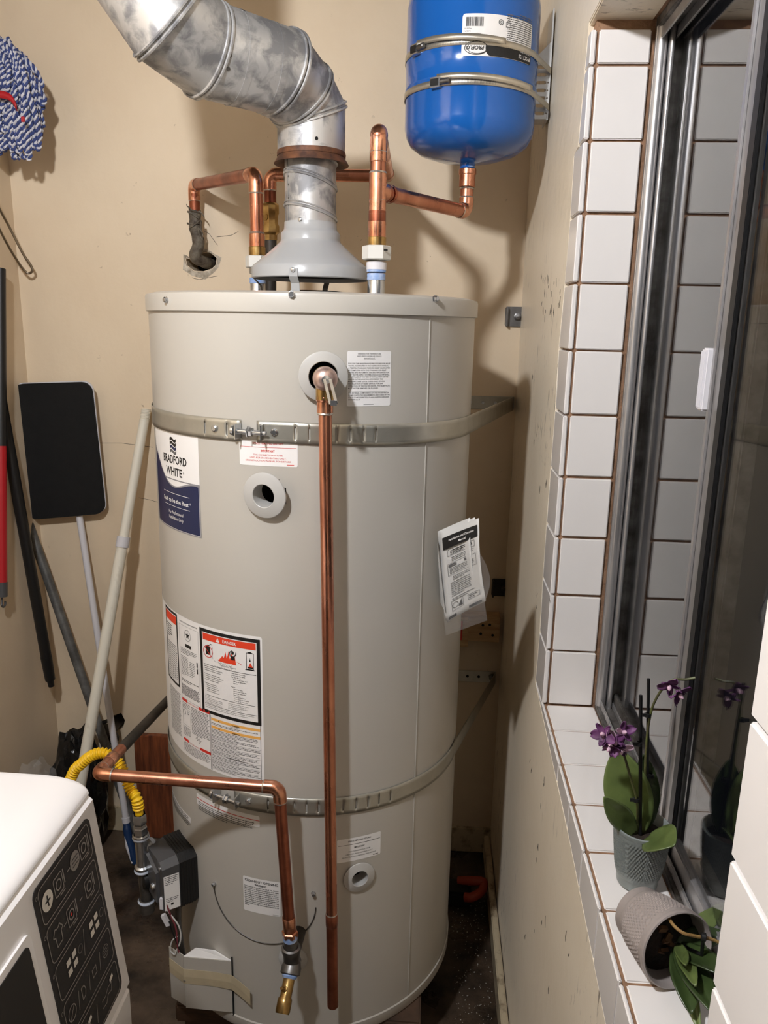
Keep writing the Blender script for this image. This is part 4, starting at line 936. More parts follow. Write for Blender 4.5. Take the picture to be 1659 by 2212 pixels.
MB().lathe([(DR*1.25, -.005), (DR*1.40, -.003), (DR*1.40, .004), (DR*1.25, .006)], ptp, uz, 8).build('adapter_nut', M_copfit, DP); sleeve(ptp-uz*.012, uz, .020, DR*1.22, DP, name='adapter'); solder(ptp-uz*.024, uz, DR*1.2, DP)
pm = ptp.lerp(pbt, (zz(870)-zpx(712, 1980, vc.y))/(ptp.z-pbt.z))
MB().tube([ptp, pm.lerp(ptp, .5), pm], DR, 24).build('pipe', M_copper, DP); MB().tube([pm, pm.lerp(pbt, .5), pbt], DR, 24).build('pipe', M_coptar, DP)
sleeve(pm-axd*.012, axd, .026, DR*1.08, DP, M_coptar); solder(pm+axd*.002, axd, DR*1.05, DP)

# --- space-heating loop pipe with drain tee
LP = thing('loop_pipe', 'copper pipe bent round the lower tank and down to the drain tee', 'copper pipe', (-.48, -.13, .40))
l1 = at(210, 1672, 2, .812); l2 = at(603, 1701, 1, l1.y); l2 = V((l2.x, l1.y, l2.z)); l0 = V((-.868, .30, l1.z-.085)); l0b = l0+(l0-l1)*1.15
l3 = at(626, 2012, 1, l1.y)
pipe(l2+V((-.03, 0, 0)), l1+(l2-l1).normalized()*.028, LP, DR); elbow(l2, l1, l0, LP, DR*1.12, .016, .014); d = (l0-l1).normalized(); pipe(l1+d*.03, l1+d*.135, LP, DR); pipe(l1+d*.135, l0b, LP, DR*.98, M_blackpipe, 'blackened_pipe')
sleeve(l1+d*.075, d, .03, DR*1.1, LP); elbow(l1, l2, l3, LP, DR*1.12, .016, .014); d2 = (l3-l2).normalized()
pipe(l2+d2*.03, l3, LP, DR, M_coptar); sleeve(l3-d2*.018, d2, .030, DR*1.13, LP); MB().lathe([(DR*1.2, -.006), (DR*1.42, -.004), (DR*1.42, .005), (DR*1.2, .007)], l3+d2*.004, d2, 6).build('adapter_nut', M_copfit, LP, sharp=20)
n0 = l3+d2*.006; n1 = n0+d2*.040
MB().tube([n0, n0+d2*.012], DR*1.25, 20).build('sealant_thread', M_bluetape, LP); MB().tube([n0+d2*.008, n1], DR*1.2, 20).build('nipple', M_steel, LP)
tc_ = n1+d2*.012
tee = MB().lathe([(DR*1.3, -.024), (DR*1.65, -.022), (DR*1.65, -.013), (DR*1.45, -.010), (DR*1.45, .030)], tc_, d2, 24).build('drain_tee', M_steel, LP)
MB().tube([tc_+V((0, .012, 0)), V((tc_.x+.004, TYC-TR+.012, tc_.z+.006))], DR*1.3, 20).build('tee_branch', M_blackpipe, tee)
fd = V((-.10, -.72, -.68)).normalized(); t2 = tc_+d2*.016
MB().lathe([(DR*1.4, -.006), (DR*1.75, .006), (DR*1.75, .018), (DR*1.4, .020)], t2, fd, 24).build('tee_outlet', M_steel, tee)
MB().lathe([(DR*1.3, .016), (DR*1.35, .022), (DR*1.1, .026)], t2, fd, 20).build('sealant_thread', M_bluetape, LP)
dvl = MB().lathe([(DR*1.05, .020), (DR*1.0, .026), (DR*1.0, .056), (DR*1.22, .060), (DR*1.25, .066), (DR*1.25, .080), (DR*1.15, .084), (DR*.82, .084), (DR*.60, .072), (0, .070)], t2, fd, 28).build('drain_valve', M_brass, LP, label='brass drain valve')
MB().lathe([(0, .074), (DR*.5, .0735)], t2, fd, 6).build('outlet_bore', M_dark, dvl)
uu = (V((-.3, -.5, .8))-fd*V((-.3, -.5, .8)).dot(fd)).normalized(); MB().lathe([(.0058, 0), (.0058, .012), (.004, .013), (.0042, .020), (.003, .024), (0, .024)], t2+fd*.044, uu, 16).build('packing_nut', M_brass, dvl)

# ================================================================== EXPANSION TANK
EX, EY, ER = -.181, .440, .1375
ez0 = zpx(1015, 352, EY); ezs = zpx(1013, 300, EY-.10)
ET = thing('expansion_tank', 'blue enamelled expansion tank strapped upright to a wall bracket', 'expansion tank', (EX, EY, ez0-.02))
pr_ = [(.0, 1.979), (.016, 1.979), (.03, 1.982), (.07, 1.988), (.105, 1.999), (.125, 2.013), (.1345, 2.030), (ER, 2.046)]
b1, b2, b3 = 2.118, 2.170, 2.196
for z in (b1, b2): pr_ += [(ER, z-.004), (ER+.0012, z-.002), (ER+.0012, z+.002), (ER, z+.004)]
pr_ += [(ER, 2.270), (.134, 2.290), (.124, 2.306), (.100, 2.322), (.06, 2.332), (0, 2.336)]
MB().lathe(pr_, (EX, EY, 0), n=96).build('shell', M_blue, ET)
MB().lathe([(.022, 1.985), (.017, 1.980), (.0155, 1.972), (.0175, 1.970), (.0155, 1.967), (.0175, 1.964), (.0150, 1.9615), (0, 1.961)], (EX, EY, 0), n=28).build('nipple', M_blue, ET)
etx = lambda x, y, r=ER: cylhit(x, y, EX, EY, r)
a0, _ = etx(1000, 30); a1, _ = etx(1146, 100); _, zt_ = etx(1004, 30); _, zb_ = etx(994, 122)
lw = (a1-a0)*ER; lh = zt_-zb_; am = (a0+a1)/2
fn = cylfn(am, (zt_+zb_)/2, ER, EX, EY, -1)
lb = label_base(fn, -lw/2, -lh/2, lw/2, lh/2, .006, ET, M_white, 'product_label', h=.0012, text='white label printed upside down')
P = Print(fn, .008); P.h = .0018
P.rect(-lw/2+.0005, lh/2-.030, lw*.5-.058, lh/2-.0004, M_ink); P.poly([(lw*.5-.058+.012*math.cos(a), lh/2-.015+.0146*math.sin(a)) for a in [PI/2-PI*i/12 for i in range(13)]], M_ink)
P.text('PFXT12I', -lw/2+.005, lh/2-.0115, .0066, M_white, 'L', width=.034, bold=.02, h=.0024)
for i, t in enumerate(('Water Heater Safety', 'Control de seguridad', 'para calentador')): P.text(t, -lw/2+.005, lh/2-.0175-i*.0042, .0024, M_white, 'L', width=.030, h=.0024)
P.circ((lw/2-.028, lh/2-.014), .022, .0012, M_ink, h=.0026, ry=.0115); P.circ((lw/2-.030, lh/2-.0145), .019, .0008, M_ink, h=.0026, ry=.0105)
P.text('PROFLO', lw/2-.026, lh/2-.0175, .0068, M_ink, width=.034, bold=.02, h=.0026, shear=.25)
for i in range(5): P.text(('The Reservoir for', 'P.O. Box 9778', 'Newport News, Virginia', 'USA', 'Made in')[i], lw/2-.004, -.006-i*.0045+.012, .0022, M_grey, 'R', width=(.020, .020, .032, .012, .014)[i])
rb = random.Random(9); u = lw/2-.040
while u < lw/2-.007:
    w = rb.choice((.0004, .0007, .0011)); P.rect(u, -lh/2+.006, u+w, -lh/2+.022, M_ink); u += w+rb.choice((.0005, .0008, .0011))
P.circ((.004, -lh/2+.0125), .0045, .0014, M_grey); P.circ((.004, -lh/2+.0125), .0018, .001, M_grey); P.path([(-.016, -lh/2+.020), (-.016, -lh/2+.012), (-.0115, -lh/2+.007), (-.007, -lh/2+.012), (-.007, -lh/2+.020), (-.016, -lh/2+.020)], .0008, M_grey)
P.lines(-lw/2+.004, .015, -.006, 17, .0036, .0015, M_grey, 100)
P.build(lb)
# perforated wall bracket
BK = thing('tank_bracket', 'white perforated steel bracket screwed to the plaster wall', 'bracket', (-.014, .462, 2.08))
yk = .462; zk0, zk1 = zpx(1170, 255, .462), zpx(1190, 88, .462)
bm = bmesh.new(); es = []
def lp(pts):
    vs = [bm.verts.new(p) for p in pts]
    for i in range(len(vs)): es.append(bm.edges.new((vs[i], vs[(i+1) % len(vs)])))
XI, XE = -.0435, -.0135
lp([(XI, yk, zk0), (XE, yk, zk0), (XE, yk, zk1), (XI, yk, zk1-.030)])
for k in range(14):
    z = zk0+.009+k*.0150
    if z > zk1-.048: break
    lp([(-.0305+.0068*sx+.0034*math.cos(a), yk, z+.0034*math.sin(a)) for sx, a0 in ((1, -PI/2), (-1, PI/2)) for a in [a0+PI*i/5 for i in range(6)]])
    lp([(-.0172+.0018*math.cos(a), yk, z+.0018*math.sin(a)) for a in [2*PI*i/8 for i in range(8)]])
bmesh.ops.triangle_fill(bm, use_beauty=True, edges=es); bm.verts.index_update()
MB().add([v.co.copy() for v in bm.verts], [[v.index for v in f.verts] for f in bm.faces]).build('slotted_flange', M_bracket, BK, smooth=False, solid=.0016); bm.free()
MB().bbox((-.0155, yk-.003, zk0-.004), (-.0125, yk+.075, zk1+.06), .0006).build('wall_flange', M_bracket, BK)
MB().bbox((XI, yk, zk0-.002), (XE, yk+.05, zk0), .0004).build('lip', M_bracket, BK)
# two ratchet bands round the tank
def band(zc, thb, nm, lab, tail, dz, buckle_px):
    B = thing(nm, lab, 'band clamp', (EX, EY-ER, zc), 'steel bands round the blue tank')
    def zz_(th): return zc+dz*math.sin(th)*.5
    n = 72; hw = .0062; a_r = R_(62)
    ths = [a_r-(a_r+R_(150))*i/n for i in range(n+1)]
    pts = [V((EX+(ER+.0022)*math.sin(t), EY-(ER+.0022)*math.cos(t), zz_(t))) for t in ths]
    end = V((-.0125, yk-.004, zz_(a_r)-.006)); pts = [end, end.lerp(pts[0], .5)]+pts
    mb = MB()
    for p in pts: mb.v += [p-uz*hw, p+uz*hw]
    for i in range(len(pts)-1): mb.f.append((2*i, 2*i+2, 2*i+3, 2*i+1))
    mb.build('band', M_steelband, B, solid=.0008, sharp=60)
    mb = MB()
    for k in range(46):                       # worm-drive slots
        t = thb+.10+k*.0165; z = zz_(t); r = ER+.0030
        u0 = lambda q, zz: V((EX+r*math.sin(q), EY-r*math.cos(q), zz))
        mb.add([u0(t, z-.0042), u0(t+.005, z-.0042), u0(t+.008, z+.0042), u0(t+.003, z+.0042)], [(0, 1, 2, 3)])
    mb.build('slots', M_aludark, B, smooth=False, kind='stuff')
    t = thb; d = V((math.sin(t), -math.cos(t), 0)); tt = V((math.cos(t), math.sin(t), 0)); c = V((EX+(ER+.006)*math.sin(t), EY-(ER+.006)*math.cos(t), zz_(t)))
    m3 = Matrix((tt, d, uz)).transposed()
    bk_ = MB().box(c, (.022, .010, .019), m3).build('buckle', M_zinc, B, smooth=False); MB().box(c+d*.003, (.018, .008, .012), m3).build('buckle_slot', M_black, bk_, smooth=False)
    MB().lathe([(.0055, 0), (.0055, .018), (.003, .020), (0, .020)], c+tt*.012+d*.002, tt, 12).build('worm_screw', M_steel, bk_)
    # loose tail of the band
    tp_ = [V((EX+(ER+.004+.010*s)*math.sin(t+s*tail), EY-(ER+.004+.010*s)*math.cos(t+s*tail), zz_(t+s*tail)+.004*(1-s)-.006*s*s+.0066)) for s in [i/20 for i in range(21)]]
    mb = MB()
    for p in tp_: mb.v += [p-uz*hw*.9, p+uz*hw*.9]
    for i in range(20): mb.f.append((2*i, 2*i+2, 2*i+3, 2*i+1))
    mb.build('band_tail', M_steelband, B, solid=.0007, sharp=60)
t1, z1_ = etx(903, 108); t2_, z2_ = etx(945, 177)
_, zu = etx(1020, 92); _, zl = etx(1020, 172)
band(zu+.002, t1, 'band_clamp', 'upper steel band clamp across the label of the blue tank', 1.35, -.004, None)
band(zl-.003, t2_, 'band_clamp', 'lower steel band clamp below the label of the blue tank', 1.45, -.004, None)
# ================================================================== EARTHQUAKE STRAPS, WALL FIXINGS
def strap(name, lab, zfn, gap0, gap1, a_right, endpt, slots, a_left=R_(-150)):
    S = thing(name, lab, 'strap', tp(gap1, zfn(gap1), TR), 'galvanised straps holding the water heater')
    hw = .0188; r = TR+.0026
    def seg(ths, slotset, extra=None):
        mb = MB(); cols = []
        pts = [(tp(t, zfn(t), r), t) for t in ths]
        if extra: pts += [(p, None) for p in extra]
        vs = (-hw, -.0105, .0105, hw)
        for p, t in pts:
            cols.append([len(mb.v)+k for k in range(4)]); mb.v += [p+uz*q for q in vs]
        for i in range(len(pts)-1):
            for k in range(3):
                ta, tb = pts[i][1], pts[i+1][1]
                if k == 1 and ta is not None and tb is not None and any(abs((ta+tb)/2-q) < .0055 for q in slotset): continue
                mb.f.append((cols[i][k], cols[i+1][k], cols[i+1][k+1], cols[i][k+1]))
        return mb
    def angs(a, b, sl):
        base = [a+(b-a)*i/90 for i in range(91)]
        for q in sl: base += [q-.0055, q+.0055, q]
        lo, hi = min(a, b), max(a, b)
        return sorted(t for t in set(base) if lo <= t <= hi)
    seg(angs(a_left, gap0, slots), slots).build('band', M_galv2, S, solid=.0011, sharp=50)
    e = tp(a_right, zfn(a_right), r); ex = [e.lerp(endpt, k) for k in (.12, .5, 1.0)]
    seg(angs(gap1, a_right, slots), slots, ex).build('band', M_galv2, S, solid=.0011, sharp=50)
    # bent ears, carriage bolt and nut
    tgd = V((math.cos(gap0), math.sin(gap0), 0)); out = V((math.sin(gap0), -math.cos(gap0), 0))
    for g, sg in ((gap0, -1), (gap1+.035, 1)):
        o_ = V((math.sin(g), -math.cos(g), 0)); t_ = V((math.cos(g), math.sin(g), 0)); c = tp(g, zfn(g), r)
        MB().add([c-uz*.013, c+uz*.013, c+uz*.013+o_*.020+t_*.002*sg, c-uz*.013+o_*.020+t_*.002*sg], [(0, 1, 2, 3)]).build('ear', M_zinc, S, smooth=False, solid=.0018)
    z = zfn(gap0); b0 = tp(gap0-.022, z+.001, r+.012); b1 = tp(gap1+.062, z-.001, r+.014); bd = (b1-b0).normalized()
    bo = MB().tube([b0, b1], .0042, 12).build('bolt', M_zinc, S)
    MB().lathe([(.009, -.004), (.0095, -.001), (.0095, .001), (.004, .002)], b0, bd, 16).build('bolt_head', M_zinc, bo)
    n_ = b0.lerp(b1, .50); MB().lathe([(.0105, -.0032), (.0105, -.0018), (.0078, -.0018), (.0080, .0048), (.004, .005)], n_, bd, 6).build('nut', M_zinc, bo, sharp=20)
    for g in (gap0-.16, gap1+.095):
        c = tp(g, zfn(g), r+.001); o_ = V((math.sin(g), -math.cos(g), 0)); MB().lathe([(.0065, 0), (.0065, .002), (.004, .004), (0, .004)], c, o_, 8).build('strap_rivet', M_zinc, S)
    return S
g0, _ = tpx(522, 925); g1, _ = tpx(556, 928)
sl = [tpx(x, 930)[0] for x in (445, 492, 638, 668, 727, 756, 784, 811)]
ZW = at(1118, 872, 1, YB-.01).z
z_up = lambda t: 1.455-.010*max(0, math.sin(t))
strap('seismic_strap', 'upper galvanised strap with slots crossing below the relief valve', z_up, g0, g1, R_(72), V((-.016, YB-.006, ZW)), sl)
_, zl2 = tpx(690, 1741); g0, _ = tpx(478, 1719); g1, _ = tpx(508, 1724)
sl = [tpx(x, 1738)[0] for x in (580, 636, 662, 688, 740, 768, 793, 817, 841)]
ZL = at(1088, 1466, 1, YB-.01).z
z_lo = lambda t: zl2-.008*max(0, math.sin(t))
strap('seismic_strap', 'lower galvanised strap crossing above the space heating return label', z_lo, g0, g1, R_(78), V((-.022, YB-.008, ZL)), sl)
for (x0, x1, zc, nm, lab) in ((-.43, -.014, ZW, 'wall_strip', 'galvanised strip on the back wall at the end of the upper strap'), (-.44, -.020, ZL, 'wall_strip', 'galvanised strip on the back wall at the end of the lower strap')):
    T = thing(nm, lab, 'strip', (x1, YB, zc), 'anchor strips on the back wall')
    MB().bbox((x0, YB-.004, zc-.018), (x1, YB-.0008, zc+.018), .0006).build('strip', M_galv2, T)
    for k in range(9): MB().lathe([(.0042, 0), (.0042, .0012), (0, .0013)], V((x1-.052-k*.034, YB-.0042, zc)), (0, -1, 0), 12).build('bolt_hole', M_dark if zc < 1 else M_zinc, T)
    MB().lathe([(.010, 0), (.010, .006), (.006, .010), (0, .010)], V((x1-.012, YB-.004, zc)), (0, -1, 0), 6).build('anchor_bolt', M_steel, T)
for (x, y, lab, mt) in ((1112, 684, 'small grey metal wall anchor near the rim of the heater', M_steel), (1081, 1271, 'small grey metal wall anchor above the pine block', M_blackpipe)):
    c = at(x, y, 1, YB-.012); T = thing('wall_anchor', lab, 'wall anchor', (c.x, YB, c.z), 'metal anchors on the back wall')
    pts = [(-.025, -.022), (-.022, -.026), (.018, -.026), (.025, -.018), (.025, .018), (.018, .026), (-.022, .026), (-.025, .022)]
    MB().prism([V((c.x+a, YB-.001, c.z+b)) for a, b in pts], (0, -.006, 0)).build('plate', mt, T)
    MB().bbox((c.x-.024, YB-.026, c.z-.025), (c.x-.019, YB-.006, c.z+.025), .001).build('flange', mt, T)
    MB().lathe([(.010, 0), (.010, .005), (.007, .006), (.007, .013), (0, .014)], V((c.x+.008, YB-.007, c.z)), (0, -1, 0), 12).build('bolt', mt, T)
# pine block against the wall
c0, c1 = at(995, 1328, 1, YB-.035), at(1093, 1388, 1, YB-.035)
T = thing('wood_block', 'short pine board fixed to the back wall behind the heater', 'wood block', ((c0.x+c1.x)/2, YB, c1.z))
MB().bbox((c0.x-.12, YB-.038, c1.z), (-.020, YB-.0005, c0.z+.002), .002).build('board', M_pine, T)
for dx, dz in ((-.055, -.015), (-.05, .012), (-.02, -.018), (-.03, .014)): MB().lathe([(.0042, 0), (.003, .0008), (0, .0009)], V((-.02+dx, YB-.0382, (c0.z+c1.z)/2+dz)), (0, -1, 0), 10).build('screw', M_dark, T)
MB().bbox((c0.x-.13, YB-.060, c1.z-.010), (c0.x+.024, YB-.0385, c0.z-.004), .002).build('block', M_pine, T)
MB().bbox((c0.x+.001, YB-.0606, c1.z+.012), (c0.x+.006, YB-.0602, c0.z-.010), .0001).build('red_mark', M_red, T)

# ================================================================== MANUAL IN ITS PLASTIC BAG
mth, mz = tpx(958, 1250)
mo = tp(mth, mz, TR)
MN = thing('manual', 'folded paper installation manual in a clear bag stuck to the heater', 'manual', mo)
cTL, cTR, cBR, cBL = at(950, 1152, 1, .030), at(1036, 1118, 1, -.055), at(1052, 1296, 1, -.055), at(966, 1345, 1, .030)
def leafsheet(o, sh, spread):
    def f(a, b):
        p = (cBL.lerp(cBR, a)).lerp(cTL.lerp(cTR, a), b)
        bend = .012*math.sin(a*PI*1.2)*(1 if b < .8 else .6)-.010*math.sin(b*PI)*a
        return p+V((.002, -.006, 0))*o+V((-.35, -.9, 0))*bend*(-1)+V((sh*a, spread*a, .012*sh*60*a*b))
    return f
for i, (o, sh, sp) in enumerate(((-2, -.010, .018), (-1, -.004, .010), (0, 0, 0))):
    MB().grid(leafsheet(o, sh, sp), 12, 12).build('page', M_paper, MN, solid=.0006, sharp=60)
f0_ = leafsheet(.25, 0, 0); cw, ch = .095, .195
P = Print(lambda u, v, h: f0_(u/cw, v/ch)+V((-.35, -.93, 0))*.0009, .006)
P.rect(.004, ch-.038, cw-.005, ch-.012, M_ink); P.h = .0
P2 = Print(lambda u, v, h: f0_(u/cw, v/ch)+V((-.35, -.93, 0))*.0016, .006)
P2.text('Installation and Operation', cw*.52, ch-.0235, .0045, M_white, width=cw*.66, bold=.02, shear=.2); P2.text('Manual', cw*.52, ch-.0325, .0045, M_white, width=cw*.2, bold=.02, shear=.2)
P.frame(.012, ch-.056, cw-.014, ch-.042, .0006, M_ink); P.lines(.018, ch-.045, cw-.02, 3, .0036, .0016, M_ink, 120)
P.lines(.02, ch-.060, cw-.016, 3, .0036, .0015, M_grey, 121); P.frame(.010, ch-.098, cw-.012, ch-.072, .0006, M_ink); P.rect(.012, ch-.080, .030, ch-.074, M_charcoal); P.rect(.05, ch-.080, .070, ch-.074, M_charcoal); P.lines(.014, ch-.083, cw-.016, 4, .0034, .0014, M_grey, 122)
P.lines(.02, ch-.102, cw-.03, 3, .0034, .0014, M_grey, 123); P.lines(.014, ch-.114, cw-.03, 8, .0042, .0016, M_grey, 124); P.lines(.014, ch-.150, cw-.02, 2, .004, .0016, M_grey, 125)
P.frame(.012, .018, .038, .040, .0007, M_ink); P.circ((.020, .029), .006, .001, M_ink); P.poly([(.026, .022), (.036, .022), (.034, .036)], M_ink)
P.frame(.050, .024, cw-.012, .036, .0007, M_ink); P.lines(.053, .033, cw-.016, 2, .004, .0018, M_ink, 126); P.rect(.004, .004, .02, .010, M_ink); P.rect(.05, .004, cw-.01, .010, M_ink)
P.build(MN, 'print'); P2.build(MN, 'print')
def bagf(a, b):
    p = (cBL+V((.002, -.004, -.02))).lerp(cBR+V((.015, -.01, -.03)), a).lerp((cTL+V((0, -.004, -.03))).lerp(cTR+V((.010, -.01, -.05)), a), b)
    p = p+V((.016*max(0, math.sin(PI*(b*1.35-.35)))*a-.010*a, 0, 0))
    return p+V((-.3, -.9, 0))*(.014+.006*noise.noise(V((a*4, b*5, 1))))
MB().grid(bagf, 16, 16).build('plastic_bag', M_bag, MN)
# the strip of tape that holds the manual
MB().add([cTL+V((-.004, .0, -.02)), tp(mth-.03, cTL.z-.02, TR+.001), tp(mth-.03, cTL.z-.16, TR+.001), cBL+V((-.004, .0, .02))], [(0, 1, 2, 3)]).build('spine_tape', M_paper, MN, smooth=False)

# ================================================================== LEFT CORNER: MOP, POLES, FLAT MOP
def rope(path, R0, tw, mbA, mbB, n=None):
    """two-ply twisted yarn along path"""
    L_ = sum((b-a).length for a, b in zip(path, path[1:])); k = max(10, int(L_/.0028)); acc = [0.0]
    for a, b in zip(path, path[1:]): acc.append(acc[-1]+(b-a).length)
    pts = []; j = 0
    for i in range(k+1):
        s = L_*i/k
        while j < len(path)-2 and acc[j+1] < s: j += 1
        t = (s-acc[j])/max(1e-9, acc[j+1]-acc[j]); pts.append(path[j].lerp(path[j+1], min(1, t)))
    u = (pts[1]-pts[0]).orthogonal().normalized(); A, B = [], []
    for i, p in enumerate(pts):
        d = (pts[min(i+1, k)]-pts[max(i-1, 0)]).normalized(); u = (u-d*u.dot(d)).normalized(); w = d.cross(u); ph = 2*PI*(L_*i/k)/tw
        o = (u*math.cos(ph)+w*math.sin(ph))*R0*.52; A.append(p+o); B.append(p-o)
    mbA.tube(A, R0*.62, 5); mbB.tube(B, R0*.56, 5)
MO = thing('string_mop', 'blue and white string mop head with red band hanging in the corner', 'mop', (-1.30, .70, 2.03))
mbA, mbB = MB(), MB(); rm = random.Random(21)
bot = [(-12, 335), (8, 322), (22, 338), (40, 346), (56, 348), (70, 342), (82, 312), (88, 280), (92, 238), (86, 190)]
topc = (-30, 95)
for k in range(112):
    tt_ = rm.random(); q = tt_*(len(bot)-1); i0 = int(q); i1 = min(i0+1, len(bot)-1); fx_ = bot[i0][0]+(bot[i1][0]-bot[i0][0])*(q-i0); fy_ = bot[i0][1]+(bot[i1][1]-bot[i0][1])*(q-i0)
    s = rm.uniform(.45, 1.0) if k > 26 else rm.uniform(.9, 1.0); ex_, ey_ = topc[0]+(fx_-topc[0])*s, topc[1]+(fy_-topc[1])*s
    dep_ = .69-.045*math.sin(PI*min(1, tt_+.1))*(1.15-s)*1.4+rm.uniform(-.012, .012)
    sx_ = topc[0]+rm.uniform(-6, 22)+.25*(fx_-topc[0])*rm.random(); sy_ = topc[1]+rm.uniform(-10, 30)
    a = at(sx_, sy_, 1, .700+rm.uniform(-.02, .01)); b = at((sx_+ex_)/2+rm.uniform(6, 20), (sy_+ey_)/2, 1, dep_-.02); c = at(ex_, ey_, 1, dep_)
    side = V((rm.uniform(.008, .016)*rm.choice((-1, 1)), rm.uniform(-.01, .01), .004)); c2_ = c+side; b2_ = b+side*1.3; a2_ = a+side
    rope(spline([a, b, c+V((0, 0, .012)), c+side*.5-V((0, 0, .004)), c2_+V((0, 0, .012)), b2_, a2_], 5), .0052, .017, mbA, mbB)
mbA.build('blue_yarn', M_ropeb, MO, kind='stuff'); mbB.build('white_yarn', M_ropew, MO, kind='stuff')
mb = MB(); pts = spline([at(x, y, 1, .615) for x, y in ((-8, 203), (12, 206), (26, 214), (36, 232))], 6)
for p in pts: mb.v += [p-uz*.008, p+uz*.008]
for i in range(len(pts)-1): mb.f.append((2*i, 2*i+2, 2*i+3, 2*i+1))
mb.build('red_band', M_redp, MO, solid=.004)
MB().box(at(50, 258, 1, .612), (.008, .004, .012)).build('red_stitch', M_redp, MO)
MB().bbox((-1.402, .66, 2.30), (-1.372, .74, 2.36), .006).build('clamp', M_whitep, MO); MB().tube([V((-1.387, .70, 2.33)), V((-1.39, .72, 2.46))], .011, 12).build('handle', M_greypole, MO)
# wire loop
tag(MB().tube(spline([V((-1.398, .66, 2.02)), at(-6, 440, 1, .70), at(20, 490, 1, .735), at(48, 545, 1, .76), at(66, 572, 1, .772), at(70, 585, 1, .775), at(60, 590, 1, .775), at(46, 576, 1, .765), at(20, 535, 1, .735), at(-4, 490, 1, .70), V((-1.398, .655, 1.93))], 8), .0034, 10).build('wire_loop', M_wire), 'bent steel wire loop hanging from the side wall', 'wire')
def pole(nm, lab, p0, p1, r, mt, cat='pole'): 
    T = thing(nm, lab, cat, p0); MB().tube([p0, V(p0).lerp(V(p1), .5), p1], r, 18).build('shaft', mt, T); return T
# black pole hanging from the side wall
b1_ = at(111, 1482, 1, .72); b0_ = at(6, 890, 1, .665); d = (b0_-b1_).normalized(); btop = b0_+d*.36
T = thing('broom_handle', 'thick black plastic handle hanging against the side wall', 'handle', b1_)
MB().tube([b1_+d*.022, b1_+d*.10], [.0145, .0165], 18).build('grip', M_black, T); MB().tube([b1_+d*.09, b0_, btop], .0155, 18).build('shaft', M_black, T); MB().tube([b1_, b1_+d*.024], [.009, .0105], 14).build('end_plug', M_black, T)
# red pole at the frame edge
r0_ = at(4, 1295, 0, XL+.020); r1_ = at(2, 960, 0, XL+.020); dr2 = (r1_-r0_).normalized()
T = thing('red_mop_handle', 'red and black mop handle hanging on the side wall', 'handle', r0_)
MB().tube([r0_+dr2*.045, r1_], .0140, 18).build('red_sleeve', M_redp, T); MB().tube([r0_+dr2*.008, r0_+dr2*.048], .0145, 18).build('end_cap', M_charcoal, T); MB().tube([r1_-dr2*.004, r1_+dr2*.46], .0145, 18).build('black_sleeve', M_black, T)
hk = [r0_+dr2*.01, r0_-dr2*.012]+arc(r0_-dr2*.014+V((.0, .008, 0)), (0, 1, 0), (0, 0, 1), .009, PI, 2.1*PI, 8); MB().tube(hk, .003, 8).build('hook', M_charcoal, T)
# grey pole
p1g = at(58, 1120, 1, .775); p0g = at(208, 1552, 1, .725); dg = (p0g-p1g).normalized(); kf = (0.0-p1g.z)/dg.z
p0g = p1g+dg*kf; p1g = p1g-dg*.05
T = pole('grey_pole', 'grey metal pole leaning behind the black flat mop', p0g, p1g, .0135, M_greypole)
MB().lathe([(.0155, 0), (.0155, .03), (.0135, .034)], p0g, -dg, 18).build('end_cap', M_black, T)
# flat mop: black foam pad on a white plate, long white handle with blue grip
q = [at(30, 829, 1, .772), at(200, 824, 1, .772), at(231, 1107, 1, .786), at(65, 1121, 1, .786)]
FM = thing('flat_mop', 'upturned flat mop with black rectangular pad and white handle', 'mop', at(285, 1860, 2, .012))
def padpoly(q, r, off, inset=0):
    ux = (q[1]-q[0]).normalized(); uy = (q[0]-q[3]).normalized(); nn_ = ux.cross(uy); nn_ = nn_ if nn_.y < 0 else -nn_; w = (q[1]-q[0]).length; h = (q[0]-q[3]).length; out = []
    for u, v in rrect(inset, inset, w-inset, h-inset, r, 5): out.append(q[3].lerp(q[2], u/w).lerp(q[0].lerp(q[1], u/w), v/h)+nn_*off)
    return out, nn_
pp, nn_ = padpoly(q, .030, .004); MB().prism(pp, nn_*.008).build('pad', M_foam, FM)
pp, _ = padpoly(q, .028, -.001, -.0008); MB().prism([p+V((.0008, 0, .0016)) for p in pp], nn_*.0048).build('backing_plate', M_whitep, FM)
h0 = at(172, 1118, 1, .79); h1 = at(272, 1768, 2, .135)
h2 = at(292, 1866, 2, .010); dh = (h1-h0).normalized()
MB().tube([h0-dh*.06, h0.lerp(h1, .5), h1], .0098, 18).build('handle', M_whitep, FM); MB().tube([h1-dh*.004, h1+dh*.012], .0125, 16).build('handle_collar', M_whitep, FM)
MB().tube(spline([h1+dh*.010, h1.lerp(h2, .4)+V((-.004, 0, 0)), h2], 6), [.0105]*3+[.0125]*6+[.0125]*3+[.007], 16).build('grip', M_bluep, FM)
MB().tube([h1.lerp(h2, .25)+V((-.008, -.007, 0)), h1.lerp(h2, .6)+V((-.009, -.008, 0)), h1.lerp(h2, .95)+V((-.004, -.007, 0))], [.003, .006, .004], 10).build('grip_inlay', M_whitep, FM)
